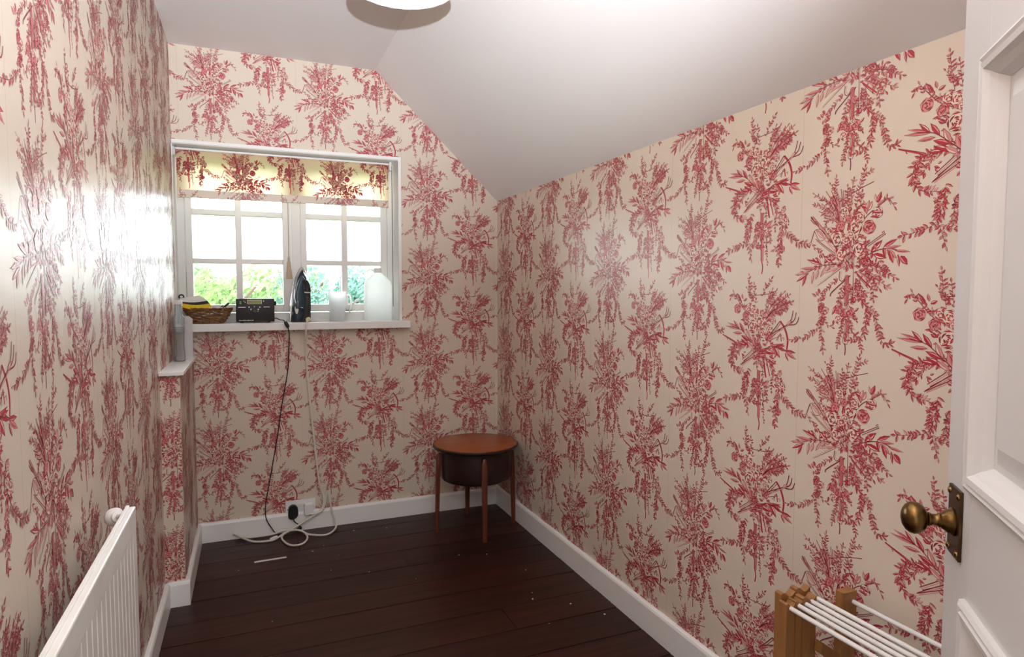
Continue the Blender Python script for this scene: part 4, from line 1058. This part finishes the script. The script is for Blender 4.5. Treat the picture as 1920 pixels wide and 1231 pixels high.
# leaflet leaning in the basket
lf = thing('leaflet', 'white folded leaflet with black and yellow bands sticking out of the basket', 'leaflet', (-.24, 3.34, 1.09))
lo2 = Vector(lf.location)
def sheet(t0, t1, m, name, lift=0.0):
    bm = BM()
    n = 10
    def pt(s, t, d):
        a = Vector((-.306, 3.372, 1.170)); b = Vector((-.226, 3.395, 1.184)); c_ = Vector((-.158, 3.312, 1.118)); e = Vector((-.290, 3.305, 1.131))
        p = (a * (1 - s) + b * s) * (1 - t) + (e * (1 - s) + c_ * s) * t
        p.z += .012 * math.sin(PI * t) * (.6 + .4 * s) - .010 * math.sin(PI * s) * t + d
        p.y -= d
        return p - lo2
    top = [[bm.verts.new(pt(i / n, t0 + (t1 - t0) * j / 4, .0022 + lift)) for i in range(n + 1)] for j in range(5)]
    bot = [[bm.verts.new(pt(i / n, t0 + (t1 - t0) * j / 4, 0)) for i in range(n + 1)] for j in range(5)]
    for j in range(4):
        for i in range(n):
            bm.faces.new((top[j][i], top[j][i + 1], top[j + 1][i + 1], top[j + 1][i])); bm.faces.new((bot[j + 1][i], bot[j + 1][i + 1], bot[j][i + 1], bot[j][i]))
    for i in range(n):
        bm.faces.new((top[0][i + 1], top[0][i], bot[0][i], bot[0][i + 1])); bm.faces.new((top[4][i], top[4][i + 1], bot[4][i + 1], bot[4][i]))
    for j in range(4):
        bm.faces.new((top[j][0], top[j + 1][0], bot[j + 1][0], bot[j][0])); bm.faces.new((top[j + 1][n], top[j][n], bot[j][n], bot[j + 1][n]))
    return obj(name, bm, m, lf, True)
sheet(0, .56, 'paper_white', 'page'); sheet(.56, .72, 'ink', 'black_band'); sheet(.72, 1.0, 'yellow', 'yellow_band')
def pen(label, a, b, r, m, m2, name='pen'):
    a = Vector(a); b = Vector(b)
    t = thing(name, label, 'pen', a, 0, 'pens in the basket')
    d_ = b - a
    bm = BM(); tube(bm, [d_ * s for s in (0, .02, .62)], [r * .7, r, r], 9); obj('barrel', bm, m, t, True)
    bm = BM(); tube(bm, [d_ * s for s in (.62, .64, .96, 1)], [r, r * 1.15, r * 1.1, r * .6], 9); obj('cap', bm, m2, t, True)
pen('dark pen sticking out over the right rim of the basket', (-.165, 3.350, 1.088), (-.092, 3.335, 1.150), .0050, 'black_plastic', 'dark_grey')
pen('white pen with a dark cap beside the leaflet', (-.175, 3.362, 1.088), (-.118, 3.372, 1.138), .004, 'white_plastic', 'black_plastic')
pen('stubby dark pen lying between the leaflet and the other two pens', (-.172, 3.334, 1.092), (-.128, 3.338, 1.130), .005, 'dark_grey', 'black_plastic')
gl = thing('hair_clip', 'small black ring-shaped clip behind the leaflet in the basket', 'clip', (-.300, 3.385, 1.172))
bm = BM(); tube(bm, [(.010 * math.cos(a), .002 * math.sin(a), .009 * math.sin(a) + .008) for a in (2 * PI * k / 16 for k in range(16))], .0035, 7, True); obj('ring', bm, 'black_plastic', gl, True)
bm = BM(); tube(bm, [(.008, 0, .006), (.022, .0, -.004), (.05, -.01, -.04)], .0028, 7); obj('shank', bm, 'black_plastic', gl, True)

# ------------------------------------------------------------------ milky plastic jug and canister
jg = thing('measuring_jug', 'milky plastic measuring jug between the iron and the canister', 'jug', (.418, 3.385, SILL))
bm = BM()
lathe(bm, [(.0, .0015), (.036, .0015), (.038, .004), (.041, .06), (.045, .150), (.047, .152), (.0455, .153), (.0435, .150), (.0395, .06), (.0365, .006), (0, .0045)], 32)
obj('cup', bm, 'milky', jg, True)
bm = BM(); prism(bm, [(-.010, .0), (.010, .0), (.0, .016)], 'z', .140, .1525)
for v in bm.verts: v.co = Vector((-v.co.y - .043, v.co.x, v.co.z + (.004 if v.co.y > .01 else 0)))
obj('spout', bm, 'milky', jg)
bm = BM(); tube(bm, smooth_path([(.043, .0, .135), (.066, .004, .130), (.070, .004, .085), (.060, .003, .045), (.040, 0, .035)]), .0045, 8); obj('handle', bm, 'milky', jg, True)
cn = thing('canister', 'large milky white plastic canister with sloping shoulders at the right end of the sill', 'canister', (.628, 3.385, SILL))
def rr_(w, d, z, n=28, p=3.2):
    return [(w * math.copysign(abs(math.cos(a)) ** (2 / p), math.cos(a)), d * math.copysign(abs(math.sin(a)) ** (2 / p), math.sin(a)), z) for a in (2 * PI * k / n for k in range(n))]
bm = BM(); loft(bm, [rr_(.066, .046, .001), rr_(.071, .050, .006), rr_(.072, .051, .10), rr_(.071, .050, .185), rr_(.066, .046, .205), rr_(.050, .036, .222), rr_(.030, .026, .240), rr_(.020, .020, .250), rr_(.018, .018, .258, p=2)])
obj('body', bm, 'milky', cn, True)
bm = BM(); lathe(bm, [(.0205, .252), (.021, .256), (.020, .274), (.017, .277), (0, .277)], 28, wobble=lambda a, h: .02 * math.sin(22 * a)); obj('screw_cap', bm, 'white_plastic', cn, True)
bm = BM(); tube(bm, smooth_path([(-.018, 0, .262), (-.040, 0, .268), (-.058, 0, .250), (-.062, 0, .205)]), .006, 8); obj('carry_handle', bm, 'milky', cn, True)

# ------------------------------------------------------------------ bottle and carton on the little shelf
SH = BZ + .014
bt = thing('clear_bottle', 'empty clear ribbed plastic bottle on the little corner shelf', 'bottle', (-.287, 3.090, SH))
bm = BM()
lathe(bm, [(0, .002), (.020, .001), (.0235, .006), (.0225, .030), (.0205, .055), (.0195, .085), (.0205, .115), (.0225, .140), (.0240, .160), (.0240, .172), (.0225, .176), (.0240, .180), (.0230, .188), (.0170, .200), (.0150, .206), (.0150, .236), (.0155, .238), (.0155, .243), (.0140, .246)], 28, wobble=lambda a, h: .018 * math.sin(4 * a))
obj('body', bm, 'clear_bottle', bt, True)
bm = BM(); lathe(bm, [(.0160, .246), (.0165, .248), (.0165, .262), (.014, .265), (0, .265)], 24); obj('cap', bm, 'white_plastic', bt, True)
bm = BM()
for k in range(5): tube(bm, [(.0226 * math.cos(a) * (1.0 - .004 * k), .0226 * math.sin(a), .146 - .006 * k) for a in (2 * PI * q / 28 for q in range(28))], .0009, 5, True)
obj('ribs', bm, 'clear_bottle', bt, True)
ct = thing('carton', 'slim pale grey carton with a violet edge behind the clear bottle', 'carton', (-.262, 3.190, SH), R(4))
bm = BM(); box(bm, -.0235, .0215, -.022, .022, 0, .180, bevel=.001); obj('box', bm, 'card', ct)
bm = BM(); box(bm, .0213, .0222, -.0216, .0216, .012, .110); obj('violet_panel', bm, 'violet', ct)
bm = BM(); prism(bm, [(-.0235, .180), (.0215, .180), (.008, .192), (-.0235, .196)], 'y', -.021, -.019); obj('flap', bm, 'card', ct)

# ------------------------------------------------------------------ round table in the corner
tb = thing('side_table', 'round dark wooden drum table with a scalloped brown top in the corner', 'table', (1.047, 3.020, 0))
def scal(a, h): return .014 * abs(math.sin(8 * a + .3)) - .007
bm = BM(); lathe(bm, [(.0, .4365), (.208, .4365), (.2095, .4385), (.2085, .4400), (.205, .4410), (0, .4412)], 96, wobble=scal); obj('top', bm, 'table_top', tb, True)
bm = BM(); lathe(bm, [(0, .420), (.205, .420), (.213, .424), (.2165, .430), (.2155, .4355), (.211, .4385), (.2, .4385)], 96, wobble=scal); obj('top_rim', bm, 'table_dark', tb, True)
bm = BM(); lathe(bm, [(0, .262), (.168, .262), (.175, .266), (.1785, .275), (.1800, .34), (.1800, .421), (0, .421)], 64); obj('drum', bm, 'table_dark', tb, True)
for k, ang in enumerate((178, 263, 358, 84)):
    a = R(ang)
    c_, s_ = math.cos(a), math.sin(a)
    bm = BM()
    secs = []
    for z, r_, w, d_ in ((0, .204, .0100, .0090), (.10, .203, .0122, .0100), (.25, .199, .0142, .0110), (.33, .196, .0150, .0112), (.375, .194, .0145, .0105), (.395, .192, .0100, .0085), (.402, .191, .005, .005)):
        q = []
        for m_ in range(12):
            b = 2 * PI * m_ / 12
            u = w * math.copysign(abs(math.cos(b)) ** .6, math.cos(b)); v = d_ * math.copysign(abs(math.sin(b)) ** .6, math.sin(b))
            q.append(((r_ + v) * c_ - u * s_, (r_ + v) * s_ + u * c_, z))
        secs.append(q)
    loft(bm, secs)
    obj('leg', bm, 'table_leg', tb, True)

# ------------------------------------------------------------------ radiator
ra = thing('radiator', 'white panel radiator on the left wall', 'radiator', (-.24, .50, .14))
RL, RH = 1.015, .612
def rbx(name, x0, x1, y0, y1, z0, z1, bevel=.002, m='radiator'):
    bm = BM(); box(bm, x0 + .24, x1 + .24, y0 - .50, y1 - .50, z0 - .14, z1 - .14, bevel=bevel); return obj(name, bm, m, ra)
bm = BM()
prof = []
pitch = .0333
n = int(RL / pitch)
for k in range(n):
    y = k * pitch + .006
    prof += [(y, .0), (y + .002, -.0016), (y + .004, -.0016), (y + .006, 0)]
pl = [(0, 0)] + prof + [(RL, 0), (RL, -.010), (0, -.010)]
prism(bm, [(x + .008, y) for y, x in pl], 'z', .030, RH - .048)
obj('grooved_panel', bm, 'radiator', ra)
rbx('top_band', -.2435, -.2310, .50, 1.515, .14 + RH - .048, .14 + RH, .003)
rbx('bottom_band', -.2435, -.2310, .50, 1.515, .14, .17, .003)
rbx('top_lip', -.2490, -.2425, .50, 1.515, .14 + RH - .03, .14 + RH + .003, .001)
bm = BM()
for k in range(60):
    y = .02 + k * (RL - .04) / 60
    prism(bm, [(-.010, y), (-.040, y + .004), (-.040, y + .010), (-.010, y + .006)], 'z', .05, RH - .10)
obj('convector_fins', bm, 'radiator', ra)
for y in (.62, 1.42):
    rbx('wall_bracket', XL + .002, -.250, y - .012, y + .012, .25, .58, .001)
bm = BM(); tube(bm, [(-.03, RL - .02, .03), (-.03, RL + .005, .02), (-.03, RL + .005, -.145)], .0075, 10); obj('pipe', bm, 'radiator', ra, True)
vo = Vector((-.043, 1.085, .572))                       # cream valve knob past the end of the panel
bm = BM(); lathe(bm, [(0, -.0195), (.008, -.018), (.0155, -.0125), (.0195, -.003), (.0195, .004), (.0150, .012), (.0085, .0165), (.0125, .019), (.0125, .024), (.007, .027), (0, .027)], 28)
bmesh.ops.transform(bm, matrix=Matrix.Translation(vo) @ Vector((.037, -.068, .022)).to_track_quat('Z', 'Y').to_matrix().to_4x4(), verts=bm.verts[:])
tag(obj('valve_knob', bm, 'radiator', ra, True), 'round cream knob')
bm = BM(); tube(bm, [vo, vo + Vector((.037, -.072, .022))], .0060, 10); obj('valve_stem', bm, 'radiator', ra, True)

# ------------------------------------------------------------------ folded clothes airer against the right wall
ar = thing('clothes_airer', 'folded beech clothes airer with white rods leaning at the right wall', 'clothes airer', (1.135, 1.010, 0))
ao = Vector((1.13, 1.02, .010))
def slat(x0, x1, y0, y1, z0, z1, lean=0.0, wave=True, name='slat'):
    bm = BM()
    n = 8
    top = []
    for i in range(n + 1):
        t = i / n
        top.append((x0 + (x1 - x0) * t + lean, z1 + (.006 * math.sin(2 * PI * t + .6) if wave else 0)))
    prism(bm, [(x - ao.x, z) for x, z in [(x0, z0), (x1, z0)][::1] + top[::-1]], 'y', y0 - ao.y, y1 - ao.y)
    return obj(name, bm, 'beech', ar)
slat(1.058, 1.083, 1.022, 1.044, 0, .519)
slat(1.0845, 1.1035, 1.022, 1.044, 0, .521)
slat(1.105, 1.145, 1.022, 1.044, 0, .524)
slat(1.066, 1.108, 1.046, 1.064, 0, .530)
slat(1.110, 1.152, 1.046, 1.064, 0, .534)
slat(1.196, 1.236, .995, 1.016, 0, .535, wave=False)
for x0, x1 in ((1.058, 1.083), (1.0845, 1.1035), (1.105, 1.145), (1.196, 1.236)):
    slat(x0, x1, .330, .350, 0, .530)
def arod(x, z, y0=1.024, y1=.345, r=.0052):
    bm = BM(); tube(bm, [(x - ao.x, y0 - ao.y, z), (x - ao.x, y1 - ao.y, z)], r, 12); return obj('rod', bm, 'rod', ar, True)
for x, z in ((1.070, .513), (1.094, .514), (1.115, .514), (1.133, .516), (1.151, .519)): arod(x, z)
arod(1.226, .511, 1.0)
for x, z in ((1.070, .28), (1.094, .27), (1.115, .29), (1.133, .28), (1.226, .25), (1.070, .08), (1.115, .08)): arod(x, z)
bm = BM()
sec = lambda x, z: [(x - .003 - ao.x, 1.018 - ao.y, z - .012), (x - .003 - ao.x, 1.000 - ao.y, z - .012), (x + .003 - ao.x, 1.000 - ao.y, z + .012), (x + .003 - ao.x, 1.018 - ao.y, z + .012)]
loft(bm, [sec(1.140, .420), sec(1.236, .350)]); obj('cross_brace', bm, 'beech', ar)

# ------------------------------------------------------------------ pendant ceiling lamp
LX, LY = .412, 1.790
lp = thing('ceiling_lamp', 'lit white pendant lamp with a scalloped shade under the flat ceiling', 'lamp', (LX, LY, ZC))
bm = BM(); lathe(bm, [(0, 0), (.036, -.001), (.034, -.012), (.018, -.020), (0, -.021)], 28); obj('ceiling_rose', bm, 'white_plastic', lp, True)
bm = BM(); tube(bm, [(0, 0, -.018), (0, 0, -.130)], .0032, 8); obj('flex', bm, 'white_plastic', lp, True)
bm = BM(); lathe(bm, [(.012, -.125), (.016, -.130), (.016, -.170), (0, -.170)], 18); obj('lamp_holder', bm, 'white_plastic', lp, True)
wob = lambda a, h: .012 * abs(math.sin(11 * a)) - .006
bm = BM(); lathe(bm, [(.105, -.115), (.118, -.16), (.134, -.22), (.147, -.285), (.1455, -.285), (.132, -.22), (.116, -.16), (.1035, -.115)], 88, wobble=wob)
obj('lamp_shade', bm, 'shade', lp, True)
bm = BM(); tube(bm, [(.146 * (1 + wob(a, 0)) * math.cos(a), .146 * (1 + wob(a, 0)) * math.sin(a), -.285) for a in (2 * PI * k / 88 for k in range(88))], .0022, 6, True); obj('hem_wire', bm, 'white_plastic', lp, True)
bm = BM(); lathe(bm, [(.011, -.170), (.013, -.180), (.024, -.205), (.028, -.225), (.024, -.245), (.012, -.255), (0, -.257)], 22); obj('bulb', bm, 'bulb', lp, True)
bm = BM()
for k in range(3):
    a = k * 2 * PI / 3
    tube(bm, [(.014 * math.cos(a), .014 * math.sin(a), -.150), (.1165 * math.cos(a), .1165 * math.sin(a), -.160)], .0016, 6)
obj('shade_spider', bm, 'chrome', lp, True)
add_light('pendant_bulb_light', 'POINT', (LX, LY, ZC - .230), 15, (.96, .97, 1.0), shadow_soft_size=.03)

# ------------------------------------------------------------------ bits on the floor
bm = BM(); box(bm, -.068, .068, -.005, .005, 0, .004, bevel=.001)
st = obj('white_strip', bm, 'flake', loc=(.061, 2.992, .0)); st.rotation_euler = (0, 0, R(1)); tag(st, 'thin white strip lying on the floor below the socket', 'strip')
rf = random.Random(21)
spots = [(-.07, 2.93), (.245, 3.02), (.30, 3.07), (.46, 3.21), (.62, 3.18), (.35, 2.93), (.86, 2.72), (.98, 2.68), (1.02, 2.26), (1.0, 2.21), (1.12, 2.12), (.62, 2.56), (.45, 2.70), (1.2, 2.0), (.3, 2.78), (.05, 2.42), (1.08, 2.46), (.98, 2.02)]
proto = None
for i, (x, y) in enumerate(spots):
    if proto is None:
        bm = BM(); prism(bm, [(-.0045, -.002), (.001, -.0035), (.005, -.0005), (.002, .003), (-.003, .0025)], 'z', 0, .0022)
        proto = obj('paint_flake', bm, 'flake'); o = proto
    else:
        o = proto.copy(); COL.objects.link(o)
    o.location = (x, y, 0); s = rf.uniform(.35, .9); o.scale = (s, s, s); o.rotation_euler = (0, 0, rf.uniform(0, 6))
    tag(o, 'tiny white fleck of paint on the dark floor boards', 'fleck', 'flecks on the floor')
